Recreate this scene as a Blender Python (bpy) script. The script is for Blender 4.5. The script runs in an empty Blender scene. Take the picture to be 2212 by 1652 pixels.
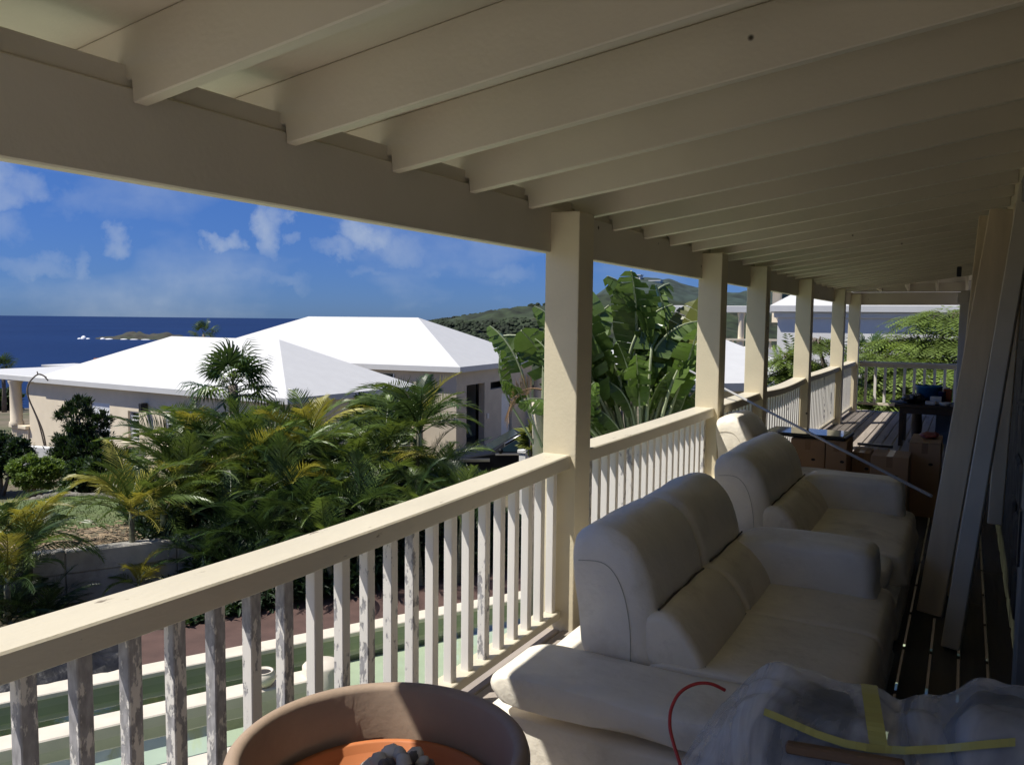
import bpy, bmesh, math, random
from mathutils import Vector, Matrix, Quaternion, noise
R = math.radians
random.seed(7)
S = bpy.context.scene
COL = S.collection

# ------------------------------------------------------------------ camera, sky, sun, exposure
CAM_H = 1.65
F_PX, YAW, PIT, ROLL = 1802.7, R(28.524), R(4.273), R(0.618)      # focal length in pixels of a 2212 px wide frame
cam_d = bpy.data.cameras.new('camera'); cam = bpy.data.objects.new('camera', cam_d); COL.objects.link(cam)
cam_d.sensor_width = 36.0; cam_d.lens = 36.0 * F_PX / 2212.0
cam_d.clip_start = 0.05; cam_d.clip_end = 120000
_fw = Vector((-math.sin(YAW) * math.cos(PIT), math.cos(YAW) * math.cos(PIT), -math.sin(PIT)))
_q = _fw.to_track_quat('-Z', 'Y')
cam.rotation_mode = 'QUATERNION'
cam.rotation_quaternion = _q @ Quaternion((0, 0, 1), ROLL)
cam.location = (0, 0, CAM_H)
S.camera = cam

SUN_V = Vector((-1.0, -0.85, 2.05)).normalized()
SUN_EL = math.asin(SUN_V.z); SUN_ROT = math.atan2(SUN_V.x, SUN_V.y)
sun_d = bpy.data.lights.new('sun', 'SUN'); sun_d.energy = 4.4; sun_d.angle = R(0.5); sun_d.color = (1.0, 0.955, 0.87)
sun = bpy.data.objects.new('sun', sun_d); COL.objects.link(sun)
sun.rotation_mode = 'QUATERNION'; sun.rotation_quaternion = (-SUN_V).to_track_quat('-Z', 'Y'); sun.location = (-20, -17, 40)

S.view_settings.view_transform = 'Standard'; S.view_settings.look = 'None'
S.view_settings.exposure = 0.46; S.view_settings.gamma = 1.0; S.view_settings.use_curve_mapping = False
S.render.engine = 'CYCLES'
S.cycles.max_bounces = 10; S.cycles.diffuse_bounces = 7; S.cycles.glossy_bounces = 3; S.cycles.transparent_max_bounces = 12
S.cycles.transmission_bounces = 4; S.cycles.caustics_reflective = False; S.cycles.caustics_refractive = False
S.cycles.use_denoising = True

def ray(px, py):
    a, b = px - 1106.0, py - 826.0
    cr, sr = math.cos(ROLL), math.sin(ROLL)
    A, B = a * cr + b * sr, -a * sr + b * cr
    r, U = A / F_PX, -B / F_PX
    cp, sp = math.cos(PIT), math.sin(PIT)
    fw, u = cp + U * sp, -sp + U * cp
    s, c = math.sin(YAW), math.cos(YAW)
    return Vector((c * r - s * fw, s * r + c * fw, u)), fw
def at(px, py, depth):
    d, fw = ray(px, py); return Vector((0, 0, CAM_H)) + d * (depth / fw)
def at_z(px, py, z):
    d, fw = ray(px, py); return Vector((0, 0, CAM_H)) + d * ((z - CAM_H) / d.z)
def at_y(px, py, y):
    d, fw = ray(px, py); return Vector((0, 0, CAM_H)) + d * (y / d.y)

# ------------------------------------------------------------------ node helpers
def nt_new(m):
    m.use_nodes = True; nt = m.node_tree; nt.nodes.clear(); return nt
def N(nt, typ, **kw):
    n = nt.nodes.new(typ)
    for k, v in kw.items():
        if k.startswith('i_'): n.inputs[k[2:].replace('_', ' ')].default_value = v
        else: setattr(n, k, v)
    return n
def L(nt, a, ao, b, bi): nt.links.new(a.outputs[ao], b.inputs[bi])
def ramp(nt, p0, p1, c0=(0, 0, 0, 1), c1=(1, 1, 1, 1)):
    r = N(nt, 'ShaderNodeValToRGB'); e = r.color_ramp.elements
    e[0].position = p0; e[0].color = c0; e[1].position = p1; e[1].color = c1; return r
def math_n(nt, op, a=None, b=None):
    n = N(nt, 'ShaderNodeMath', operation=op)
    for i, v in enumerate((a, b)):
        if v is None: continue
        if isinstance(v, (int, float)): n.inputs[i].default_value = v
        else: nt.links.new(v, n.inputs[i])
    return n.outputs[0]
def c4(c, k=1.0): return (c[0] * k, c[1] * k, c[2] * k, 1)

# world: Nishita sky with small trade-wind cumulus mixed in
W = bpy.data.worlds.new('World'); S.world = W
nt = nt_new(W)
sky = N(nt, 'ShaderNodeTexSky'); sky.sky_type = 'NISHITA'; sky.sun_disc = False
sky.sun_elevation = SUN_EL; sky.sun_rotation = SUN_ROT; sky.altitude = 60; sky.air_density = 0.75; sky.dust_density = 0.1; sky.ozone_density = 4.5
bg = N(nt, 'ShaderNodeBackground'); bg.inputs['Strength'].default_value = 0.082
wo = N(nt, 'ShaderNodeOutputWorld')
tc = N(nt, 'ShaderNodeTexCoord')
nz = N(nt, 'ShaderNodeTexNoise'); nz.inputs['Scale'].default_value = 16; nz.inputs['Detail'].default_value = 7; nz.inputs['Roughness'].default_value = .6
L(nt, tc, 'Generated', nz, 'Vector')
sub = N(nt, 'ShaderNodeVectorMath', operation='SUBTRACT'); L(nt, nz, 'Color', sub, 0); sub.inputs[1].default_value = (.5, .5, .5)
scl = N(nt, 'ShaderNodeVectorMath', operation='SCALE'); L(nt, sub, 0, scl, 0); scl.inputs['Scale'].default_value = 0.085
add = N(nt, 'ShaderNodeVectorMath', operation='ADD'); L(nt, tc, 'Generated', add, 0); L(nt, scl, 0, add, 1)
sep = N(nt, 'ShaderNodeSeparateXYZ'); L(nt, add, 0, sep, 0)
az = math_n(nt, 'ARCTAN2', sep.outputs[0], sep.outputs[1])
el = math_n(nt, 'ARCSINE', sep.outputs[2])
clouds = [(15,425,55,26,.55),(-15,395,35,40,.6),(190,450,60,26,.22),(262,517,26,24,.55),(75,572,70,18,.3),(182,562,16,26,.28),
          (472,522,24,18,.6),(502,516,26,20,.62),(585,498,28,52,.72),(612,470,22,30,.6),(640,525,14,14,.35),(772,505,42,34,.8),(812,515,40,30,.6),
          (735,548,40,22,.5),(862,540,70,26,.4),(500,592,95,22,.35),(600,600,60,16,.25),(1000,585,70,20,.25),(1090,592,60,18,.25),(1062,545,40,14,.3),
          (800,592,50,12,.25),(1130,540,40,20,.3),(-120,480,90,40,.5),(-300,430,120,60,.6),(330,330,80,30,.4),(1500,500,120,60,.4),(1700,420,90,60,.5)]
total = None
for (px, py, hw, hh, k) in clouds:
    d, _ = ray(px, py); d.normalize()
    a0 = math.atan2(d.x, d.y); e0 = math.asin(d.z); sa = hw / F_PX * 1.25; se = hh / F_PX * 1.25
    da = math_n(nt, 'DIVIDE', math_n(nt, 'SUBTRACT', az, a0), sa)
    de = math_n(nt, 'DIVIDE', math_n(nt, 'SUBTRACT', el, e0), se)
    q = math_n(nt, 'ADD', math_n(nt, 'MULTIPLY', da, da), math_n(nt, 'MULTIPLY', de, de))
    v = math_n(nt, 'MULTIPLY', math_n(nt, 'MAXIMUM', math_n(nt, 'SUBTRACT', 1.0, q), 0.0), k * .85)
    total = v if total is None else math_n(nt, 'MAXIMUM', total, v)
# generic cloud field for the rest of the sky
n2 = N(nt, 'ShaderNodeTexNoise'); n2.inputs['Scale'].default_value = 5.5; n2.inputs['Detail'].default_value = 8
mp = N(nt, 'ShaderNodeMapping'); mp.inputs['Scale'].default_value = (1, 1, 2.2); L(nt, tc, 'Generated', mp, 'Vector'); L(nt, mp, 0, n2, 'Vector')
r2 = ramp(nt, .50, .74, (0, 0, 0, 1), (.38, .38, .38, 1)); L(nt, n2, 'Fac', r2, 'Fac')
n3 = N(nt, 'ShaderNodeTexNoise'); n3.inputs['Scale'].default_value = 30; n3.inputs['Detail'].default_value = 6; L(nt, tc, 'Generated', n3, 'Vector')
r3 = ramp(nt, .3, .68, (.45, .45, .45, 1), (1, 1, 1, 1)); L(nt, n3, 'Fac', r3, 'Fac')
tot = math_n(nt, 'MULTIPLY', math_n(nt, 'MAXIMUM', total, r2.outputs[0]), r3.outputs[0])
mixc = N(nt, 'ShaderNodeMixRGB'); nt.links.new(math_n(nt, 'MINIMUM', tot, .85), mixc.inputs['Fac'])
sat = N(nt, 'ShaderNodeHueSaturation'); sat.inputs['Saturation'].default_value = 1.12; L(nt, sky, 0, sat, 'Color')
tint = N(nt, 'ShaderNodeMixRGB', blend_type='MULTIPLY'); tint.inputs['Fac'].default_value = 1.0; tint.inputs['Color2'].default_value = (0.63, 0.77, 1.02, 1)
L(nt, sat, 0, tint, 'Color1')
s0 = N(nt, 'ShaderNodeSeparateXYZ'); L(nt, tc, 'Generated', s0, 0); hr = ramp(nt, 0.0, .26, (.29, .385, .60, 1), (.86, .86, .92, 1)); L(nt, s0, 2, hr, 'Fac')
tin2 = N(nt, 'ShaderNodeMixRGB', blend_type='MULTIPLY'); tin2.inputs['Fac'].default_value = 1.0; L(nt, tint, 0, tin2, 'Color1'); L(nt, hr, 0, tin2, 'Color2'); L(nt, tin2, 0, mixc, 'Color1'); mixc.inputs['Color2'].default_value = (4.6, 5.2, 6.0, 1)
L(nt, mixc, 0, bg, 'Color'); L(nt, bg, 0, wo, 'Surface')

# ------------------------------------------------------------------ materials
def principled(name, base, rough=.6, var=.12, scale=6, bump=.0, bscale=40, spec=.5, metal=0, trans=None, rnd=0.0, stretch=(1, 1, 1), specks=0, dirt=None, dscale=2.0):
    m = bpy.data.materials.new(name); nt = nt_new(m)
    o = N(nt, 'ShaderNodeOutputMaterial'); p = N(nt, 'ShaderNodeBsdfPrincipled')
    p.inputs['Roughness'].default_value = rough; p.inputs['Specular IOR Level'].default_value = spec; p.inputs['Metallic'].default_value = metal
    t = N(nt, 'ShaderNodeTexCoord'); mp = N(nt, 'ShaderNodeMapping'); mp.inputs['Scale'].default_value = stretch
    L(nt, t, 'Object', mp, 'Vector')
    src = mp
    if rnd:
        oi = N(nt, 'ShaderNodeObjectInfo'); vm = N(nt, 'ShaderNodeVectorMath', operation='ADD')
        sc = N(nt, 'ShaderNodeVectorMath', operation='SCALE'); L(nt, mp, 0, vm, 0)
        cb = N(nt, 'ShaderNodeCombineXYZ'); 
        for i in range(3): L(nt, oi, 'Random', cb, i)
        L(nt, cb, 0, sc, 0); sc.inputs['Scale'].default_value = 57.0; L(nt, sc, 0, vm, 1); src = vm
    n1 = N(nt, 'ShaderNodeTexNoise'); n1.inputs['Scale'].default_value = scale; n1.inputs['Detail'].default_value = 6; L(nt, src, 0, n1, 'Vector')
    r1 = ramp(nt, .3, .7, c4(base, 1 - var), c4(base, 1 + var)); L(nt, n1, 'Fac', r1, 'Fac')
    col = r1
    if rnd:
        mr = N(nt, 'ShaderNodeMapRange'); mr.inputs['To Min'].default_value = 1 - rnd; mr.inputs['To Max'].default_value = 1 + rnd
        L(nt, oi, 'Random', mr, 'Value')
        hv = N(nt, 'ShaderNodeHueSaturation'); L(nt, mr, 0, hv, 'Value'); L(nt, col, 0, hv, 'Color'); col = hv
    if dirt:
        nd = N(nt, 'ShaderNodeTexNoise'); nd.inputs['Scale'].default_value = dscale; nd.inputs['Detail'].default_value = 9; nd.inputs['Roughness'].default_value = .7
        L(nt, src, 0, nd, 'Vector'); rd = ramp(nt, dirt[1], dirt[2]); L(nt, nd, 'Fac', rd, 'Fac')
        mx = N(nt, 'ShaderNodeMixRGB'); L(nt, rd, 0, mx, 'Fac'); L(nt, col, 0, mx, 'Color1'); mx.inputs['Color2'].default_value = c4(dirt[0]); col = mx
    if specks:
        vo = N(nt, 'ShaderNodeTexVoronoi'); vo.inputs['Scale'].default_value = specks; L(nt, src, 0, vo, 'Vector')
        rs = ramp(nt, .034, .055, (1, 1, 1, 1), (0, 0, 0, 1)); L(nt, vo, 'Distance', rs, 'Fac')
        sepc = N(nt, 'ShaderNodeSeparateColor'); L(nt, vo, 'Color', sepc, 0)
        gt = math_n(nt, 'GREATER_THAN', sepc.outputs[0], .5)
        mx = N(nt, 'ShaderNodeMixRGB'); nt.links.new(math_n(nt, 'MULTIPLY', rs.outputs[0], gt), mx.inputs['Fac'])
        L(nt, col, 0, mx, 'Color1'); mx.inputs['Color2'].default_value = (.03, .022, .015, 1); col = mx
    L(nt, col, 0, p, 'Base Color')
    if bump:
        nb = N(nt, 'ShaderNodeTexNoise'); nb.inputs['Scale'].default_value = bscale; nb.inputs['Detail'].default_value = 5; L(nt, src, 0, nb, 'Vector')
        bp = N(nt, 'ShaderNodeBump'); bp.inputs['Strength'].default_value = bump; bp.inputs['Distance'].default_value = .02
        L(nt, nb, 'Fac', bp, 'Height'); L(nt, bp, 0, p, 'Normal')
    if trans:
        tr = N(nt, 'ShaderNodeBsdfTranslucent'); tr.inputs['Color'].default_value = c4(trans)
        ms = N(nt, 'ShaderNodeMixShader'); ms.inputs[0].default_value = .32
        L(nt, p, 0, ms, 1); L(nt, tr, 0, ms, 2); L(nt, ms, 0, o, 'Surface')
    else: L(nt, p, 0, o, 'Surface')
    return m

def peeling(name, amount):      # white paint flaking off grey wood
    m = bpy.data.materials.new(name); nt = nt_new(m)
    o = N(nt, 'ShaderNodeOutputMaterial'); p = N(nt, 'ShaderNodeBsdfPrincipled'); p.inputs['Roughness'].default_value = .7
    t = N(nt, 'ShaderNodeTexCoord'); oi = N(nt, 'ShaderNodeObjectInfo'); cb = N(nt, 'ShaderNodeCombineXYZ')
    for i in range(3): L(nt, oi, 'Random', cb, i)
    sc = N(nt, 'ShaderNodeVectorMath', operation='SCALE'); L(nt, cb, 0, sc, 0); sc.inputs['Scale'].default_value = 91
    mp = N(nt, 'ShaderNodeMapping'); mp.inputs['Scale'].default_value = (1, 1, .38); L(nt, t, 'Object', mp, 'Vector')
    vm = N(nt, 'ShaderNodeVectorMath', operation='ADD'); L(nt, mp, 0, vm, 0); L(nt, sc, 0, vm, 1)
    n1 = N(nt, 'ShaderNodeTexNoise'); n1.inputs['Scale'].default_value = 42; n1.inputs['Detail'].default_value = 8; n1.inputs['Roughness'].default_value = .62; L(nt, vm, 0, n1, 'Vector')
    n2 = N(nt, 'ShaderNodeTexNoise'); n2.inputs['Scale'].default_value = 5; n2.inputs['Detail'].default_value = 2; L(nt, vm, 0, n2, 'Vector')
    s = math_n(nt, 'ADD', n1.outputs['Fac'], math_n(nt, 'MULTIPLY', math_n(nt, 'SUBTRACT', n2.outputs['Fac'], .5), .7))
    r = ramp(nt, amount - .02, amount + .03); nt.links.new(s, r.inputs['Fac'])
    n3 = N(nt, 'ShaderNodeTexNoise'); n3.inputs['Scale'].default_value = 60; L(nt, vm, 0, n3, 'Vector')
    rg = ramp(nt, .3, .7, (.24, .235, .24, 1), (.42, .41, .42, 1)); L(nt, n3, 'Fac', rg, 'Fac')
    mx = N(nt, 'ShaderNodeMixRGB'); L(nt, r, 0, mx, 'Fac'); mx.inputs['Color1'].default_value = (.74, .71, .66, 1); L(nt, rg, 0, mx, 'Color2')
    L(nt, mx, 0, p, 'Base Color')
    bp = N(nt, 'ShaderNodeBump'); bp.inputs['Strength'].default_value = .5; bp.inputs['Distance'].default_value = .004; bp.invert = True
    L(nt, r, 0, bp, 'Height'); L(nt, bp, 0, p, 'Normal'); L(nt, p, 0, o, 'Surface')
    return m

M = {}
M['cream'] = principled('cream paint', (.64, .57, .41), .55, .06, 3, .08, 60, specks=3.0)
M['cream_rail'] = principled('cream rail paint', (.61, .555, .43), .5, .06, 4, .1, 50, dirt=((.20, .16, .11), .635, .69), dscale=14, stretch=(1, .35, 1))
M['ceiling'] = principled('ceiling paint', (.60, .55, .455), .6, .06, 2, .06, 60, specks=4.0, rnd=.05)
M['peel0'] = peeling('flaking white paint', .80)
M['peel1'] = peeling('peeling white paint', .60)
M['peel2'] = peeling('mostly bare grey wood', .46)
M['deck'] = principled('weathered deck board', (.30, .26, .225), .75, .22, 9, .3, 30, rnd=.2, stretch=(1.0, .08, 1), dirt=((.09, .075, .06), .55, .72), dscale=6)
M['deck_shade'] = principled('shade-darkened deck board', (.115, .098, .082), .8, .25, 9, .3, 30, rnd=.2, stretch=(1.0, .08, 1), dirt=((.05, .042, .035), .55, .72), dscale=6)  # base darkened to paint the walkway's shade; dirt streaks on top
M['under'] = principled('dark timber', (.12, .1, .085), .8)
M['stone'] = principled('rough dark rubble wall', (.10, .088, .07), .9, .5, 7, 1.0, 14)
M['trimwood'] = principled('grey trim paint', (.20, .19, .165), .7, .15, 8, .1)
M['pine'] = principled('pale pine lumber', (.68, .57, .39), .6, .13, 3, .12, 20, rnd=.1, stretch=(4, 4, .25))
M['pine2'] = principled('primed pale lumber', (.64, .59, .47), .6, .08, 4, .08, rnd=.08)
M['leather'] = principled('off white leather', (.85, .79, .67), .42, .05, 5, .42, 13, dirt=((.62, .55, .43), .52, .78), dscale=2.6)
M['leather2'] = principled('grubby cream leather', (.82, .735, .575), .48, .08, 4, .42, 13, dirt=((.52, .43, .30), .52, .75), dscale=3.0)
M['crease'] = principled('dark seam', (.11, .095, .08), .8)
M['stitch'] = principled('tan stitching', (.50, .46, .38), .8)
M['terracotta'] = principled('aged terracotta plastic', (.36, .265, .195), .62, .08, 4, .1, 30, dirt=((.28, .21, .16), .5, .75), dscale=3)
M['orange'] = principled('orange clay', (.52, .175, .06), .6, .1, 5)
M['pebble'] = principled('pale pebble', (.62, .6, .56), .5, .2, 9, rnd=.25)
M['pebble2'] = principled('dark pebble', (.16, .15, .16), .45, .3, 9, rnd=.3)
M['tape'] = principled('yellow tape', (.42, .39, .11), .5, .06, 8, .05)
M['red'] = principled('red cable', (.42, .035, .03), .4)
M['card'] = principled('cardboard', (.40, .25, .135), .8, .1, 3, .1, 25, rnd=.12)
M['cardtape'] = principled('brown packing tape', (.30, .17, .08), .35)
M['black'] = principled('black plastic', (.012, .012, .014), .3, .1)
M['screen'] = principled('dark glass screen', (.02, .024, .03), .06, .05, spec=.8)
M['chrome'] = principled('silver trim', (.6, .6, .62), .3, .05, metal=1)
M['darkwood'] = principled('dark stained wood', (.035, .022, .016), .5, .3, 5, .1)
M['brownwood'] = principled('brown wood', (.13, .075, .038), .6, .2, 4, .1, stretch=(1, 6, 6))
M['blue'] = principled('blue plastic', (.025, .17, .36), .4, .06)
M['navy'] = principled('navy tin', (.02, .025, .12), .4)
M['orangep'] = principled('orange plastic', (.55, .14, .03), .45)
M['white'] = principled('white plastic', (.72, .71, .69), .5, .04)
M['redp'] = principled('red bag', (.32, .06, .05), .5)
M['bluefab'] = principled('grey blue tarp', (.14, .18, .26), .7, .15, 5, .2)
M['darkfab'] = principled('dark blue grey upholstery', (.035, .05, .068), .7, .3, 5, .2)
M['aluminium'] = principled('white painted tube', (.42, .41, .39), .5, .04)
M['roof'] = principled('white roof coating', (.58, .58, .57), .6, .03, 3, .06, 10, dirt=((.50, .49, .465), .62, .85), dscale=.8)
M['stucco'] = principled('beige stucco', (.76, .66, .50), .85, .06, 2, .15, 40, dirt=((.62, .53, .40), .6, .9), dscale=.7)
M['stucco2'] = principled('grey beige stucco', (.58, .51, .41), .85, .06, 2, .15, 40)
M['whitewall'] = principled('white stucco', (.70, .69, .66), .8, .04, 2, .1, 40, dirt=((.5, .49, .47), .62, .9), dscale=.9)
M['shadow'] = principled('dark interior', (.03, .026, .024), .9)
M['glass'] = principled('window glass', (.015, .028, .03), .08, .1, spec=.35)
M['shutter'] = principled('white shutter', (.76, .77, .78), .5, .03)
M['tile'] = principled('red clay tile', (.38, .15, .085), .75, .25, 4, .2, rnd=.15)
M['concrete'] = principled('stained concrete', (.42, .395, .35), .9, .2, 3, .3, 25, dirt=((.17, .165, .15), .52, .8), dscale=1.3)
M['capstone'] = principled('pale wall top', (.46, .44, .40), .85, .15, 6, .2)
M['fieldstone'] = principled('field stone', (.17, .155, .125), .9, .25, 5, .4, 20, rnd=.25)
M['earth'] = principled('dry earth', (.155, .125, .085), .95, .35, .8, .5, 6, dirt=((.075, .085, .035), .45, .65), dscale=.35)
M['grass'] = principled('lawn grass', (.085, .11, .03), .85, .3, 6, .3, 60, trans=(.1, .14, .03))
M['lawn'] = principled('lawn turf', (.10, .135, .045), .95, .3, 4, .5, 60, dirt=((.17, .15, .08), .58, .8), dscale=.8)
M['litter'] = principled('dry leaf', (.27, .20, .125), .85, .3, 9)
M['paving'] = principled('red brown paving', (.092, .052, .043), .85, .2, 3, .15, 30, dirt=((.10, .06, .05), .5, .8), dscale=1.2)
M['coping'] = principled('pale coping', (.66, .60, .50), .75, .08, 3, .1, 30, dirt=((.42, .37, .3), .6, .85), dscale=2.5)
M['basin'] = principled('green pool plaster', (.13, .30, .19), .6, .12, 1.6)
M['basin2'] = principled('pale pool plaster', (.60, .64, .50), .7, .08, 2)
M['basin3'] = principled('olive pool plaster', (.30, .33, .22), .7, .1, 2)
M['tarp'] = principled('black tarp', (.012, .012, .014), .45, .3, 4, .8, 8)
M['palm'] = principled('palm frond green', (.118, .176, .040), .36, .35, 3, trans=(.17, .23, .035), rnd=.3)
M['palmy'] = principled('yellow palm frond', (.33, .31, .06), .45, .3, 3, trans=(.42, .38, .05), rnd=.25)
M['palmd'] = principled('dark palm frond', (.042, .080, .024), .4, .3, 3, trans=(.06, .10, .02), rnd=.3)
M['palmb'] = principled('dry palm frond', (.42, .27, .17), .8, .25, 3, trans=(.25, .15, .08), rnd=.15)
M['stem'] = principled('palm stem', (.16, .155, .10), .8, .3, 12, .2, stretch=(1, 1, 3))
M['bark'] = principled('grey bark', (.15, .125, .10), .9, .3, 10, .4)
M['banana'] = principled('broad leaf green', (.115, .178, .045), .3, .25, 2.5, trans=(.12, .2, .03), rnd=.28)
M['bananay'] = principled('yellow green leaf', (.17, .19, .045), .4, .25, 2.5, trans=(.2, .22, .04), rnd=.2)
M['petiole'] = principled('pale leaf stalk', (.30, .34, .20), .5, .2, 4)
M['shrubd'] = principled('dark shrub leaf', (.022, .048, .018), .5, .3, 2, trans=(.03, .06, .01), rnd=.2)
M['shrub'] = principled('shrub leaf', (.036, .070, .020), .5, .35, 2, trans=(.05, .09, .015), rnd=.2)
M['shrubl'] = principled('light shrub leaf', (.15, .23, .045), .5, .3, 2, trans=(.18, .26, .03), rnd=.2)
M['feather'] = principled('feathery leaf', (.15, .215, .04), .55, .4, 1.2, trans=(.2, .26, .04), rnd=.2)
M['carpaint'] = principled('dark car paint', (.008, .009, .011), .5, .05, spec=.15)
M['rubber'] = principled('tyre rubber', (.02, .02, .02), .8)
M['hill'] = principled('scrub covered hillside', (.020, .031, .013), .95, .7, .16, .0, dirt=((.075, .072, .042), .58, .72), dscale=.05)
M['hill2'] = principled('distant hillside', (.028, .044, .034), .95, .5, .05, .0, dirt=((.055, .06, .045), .60, .75), dscale=.02)  # bluish green base carries the distance haze in the colour
M['rock'] = principled('island rock', (.045, .040, .030), .95, .5, .05, dirt=((.035, .045, .025), .45, .6), dscale=.03)
M['foam'] = principled('sea foam', (.8, .82, .85), .9, .05)

def sea_mat():
    m = bpy.data.materials.new('sea water'); nt = nt_new(m)
    o = N(nt, 'ShaderNodeOutputMaterial'); p = N(nt, 'ShaderNodeBsdfPrincipled'); t = N(nt, 'ShaderNodeTexCoord')
    p.inputs['Roughness'].default_value = .45; p.inputs['Specular IOR Level'].default_value = .12
    n = N(nt, 'ShaderNodeTexNoise'); n.inputs['Scale'].default_value = .0012; n.inputs['Detail'].default_value = 8; L(nt, t, 'Object', n, 'Vector')
    r = ramp(nt, .35, .7, (.0030, .014, .062, 1), (.006, .022, .085, 1)); L(nt, n, 'Fac', r, 'Fac'); L(nt, r, 0, p, 'Base Color')
    n2 = N(nt, 'ShaderNodeTexNoise'); n2.inputs['Scale'].default_value = .12; n2.inputs['Detail'].default_value = 6; L(nt, t, 'Object', n2, 'Vector')
    b = N(nt, 'ShaderNodeBump'); b.inputs['Strength'].default_value = .6; b.inputs['Distance'].default_value = 2; L(nt, n2, 'Fac', b, 'Height'); L(nt, b, 0, p, 'Normal')
    L(nt, p, 0, o, 'Surface'); return m
M['sea'] = sea_mat()
def water_mat():
    m = bpy.data.materials.new('pool water'); nt = nt_new(m)
    o = N(nt, 'ShaderNodeOutputMaterial'); tr = N(nt, 'ShaderNodeBsdfTransparent'); tr.inputs['Color'].default_value = (.89, .95, .89, 1)
    g = N(nt, 'ShaderNodeBsdfGlossy'); g.inputs['Roughness'].default_value = .04; f = N(nt, 'ShaderNodeFresnel'); f.inputs['IOR'].default_value = 1.33
    t = N(nt, 'ShaderNodeTexCoord'); n2 = N(nt, 'ShaderNodeTexNoise'); n2.inputs['Scale'].default_value = 5; L(nt, t, 'Object', n2, 'Vector')
    b = N(nt, 'ShaderNodeBump'); b.inputs['Strength'].default_value = .04; b.inputs['Distance'].default_value = .02; L(nt, n2, 'Fac', b, 'Height')
    L(nt, b, 0, g, 'Normal'); L(nt, b, 0, f, 'Normal')
    ms = N(nt, 'ShaderNodeMixShader'); nt.links.new(math_n(nt, 'MULTIPLY', f.outputs[0], .3), ms.inputs[0]); L(nt, tr, 0, ms, 1); L(nt, g, 0, ms, 2); L(nt, ms, 0, o, 'Surface'); return m
M['water'] = water_mat()
def plastic_mat():
    m = bpy.data.materials.new('cloudy plastic film'); nt = nt_new(m)
    o = N(nt, 'ShaderNodeOutputMaterial'); tr = N(nt, 'ShaderNodeBsdfTransparent'); tr.inputs['Color'].default_value = (.93, .94, .95, 1)
    p = N(nt, 'ShaderNodeBsdfPrincipled'); p.inputs['Base Color'].default_value = (.93, .915, .89, 1); p.inputs['Roughness'].default_value = .22
    tl = N(nt, 'ShaderNodeBsdfTranslucent'); tl.inputs['Color'].default_value = (.72, .73, .74, 1)
    m1 = N(nt, 'ShaderNodeMixShader'); m1.inputs[0].default_value = .35; L(nt, p, 0, m1, 1); L(nt, tl, 0, m1, 2)
    t = N(nt, 'ShaderNodeTexCoord'); n = N(nt, 'ShaderNodeTexNoise'); n.inputs['Scale'].default_value = 3; n.inputs['Detail'].default_value = 5; n.inputs['Distortion'].default_value = 1.5; mpf = N(nt, 'ShaderNodeMapping'); mpf.inputs['Scale'].default_value = (2.2, .7, 1); mpf.inputs['Rotation'].default_value = (0, 0, .5); L(nt, t, 'Object', mpf, 'Vector'); L(nt, mpf, 0, n, 'Vector')
    r = ramp(nt, .34, .66, (.86, .86, .86, 1), (.44, .44, .44, 1)); L(nt, n, 'Fac', r, 'Fac')
    n2 = N(nt, 'ShaderNodeTexNoise'); n2.inputs['Scale'].default_value = 9; n2.inputs['Detail'].default_value = 5; n2.inputs['Distortion'].default_value = 1.2; L(nt, t, 'Object', n2, 'Vector')
    b = N(nt, 'ShaderNodeBump'); b.inputs['Strength'].default_value = .35; b.inputs['Distance'].default_value = .02; L(nt, n2, 'Fac', b, 'Height'); L(nt, b, 0, p, 'Normal')
    ms = N(nt, 'ShaderNodeMixShader'); L(nt, r, 0, ms, 0); L(nt, m1, 0, ms, 1); L(nt, tr, 0, ms, 2); L(nt, ms, 0, o, 'Surface'); return m
M['film'] = plastic_mat()

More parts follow.
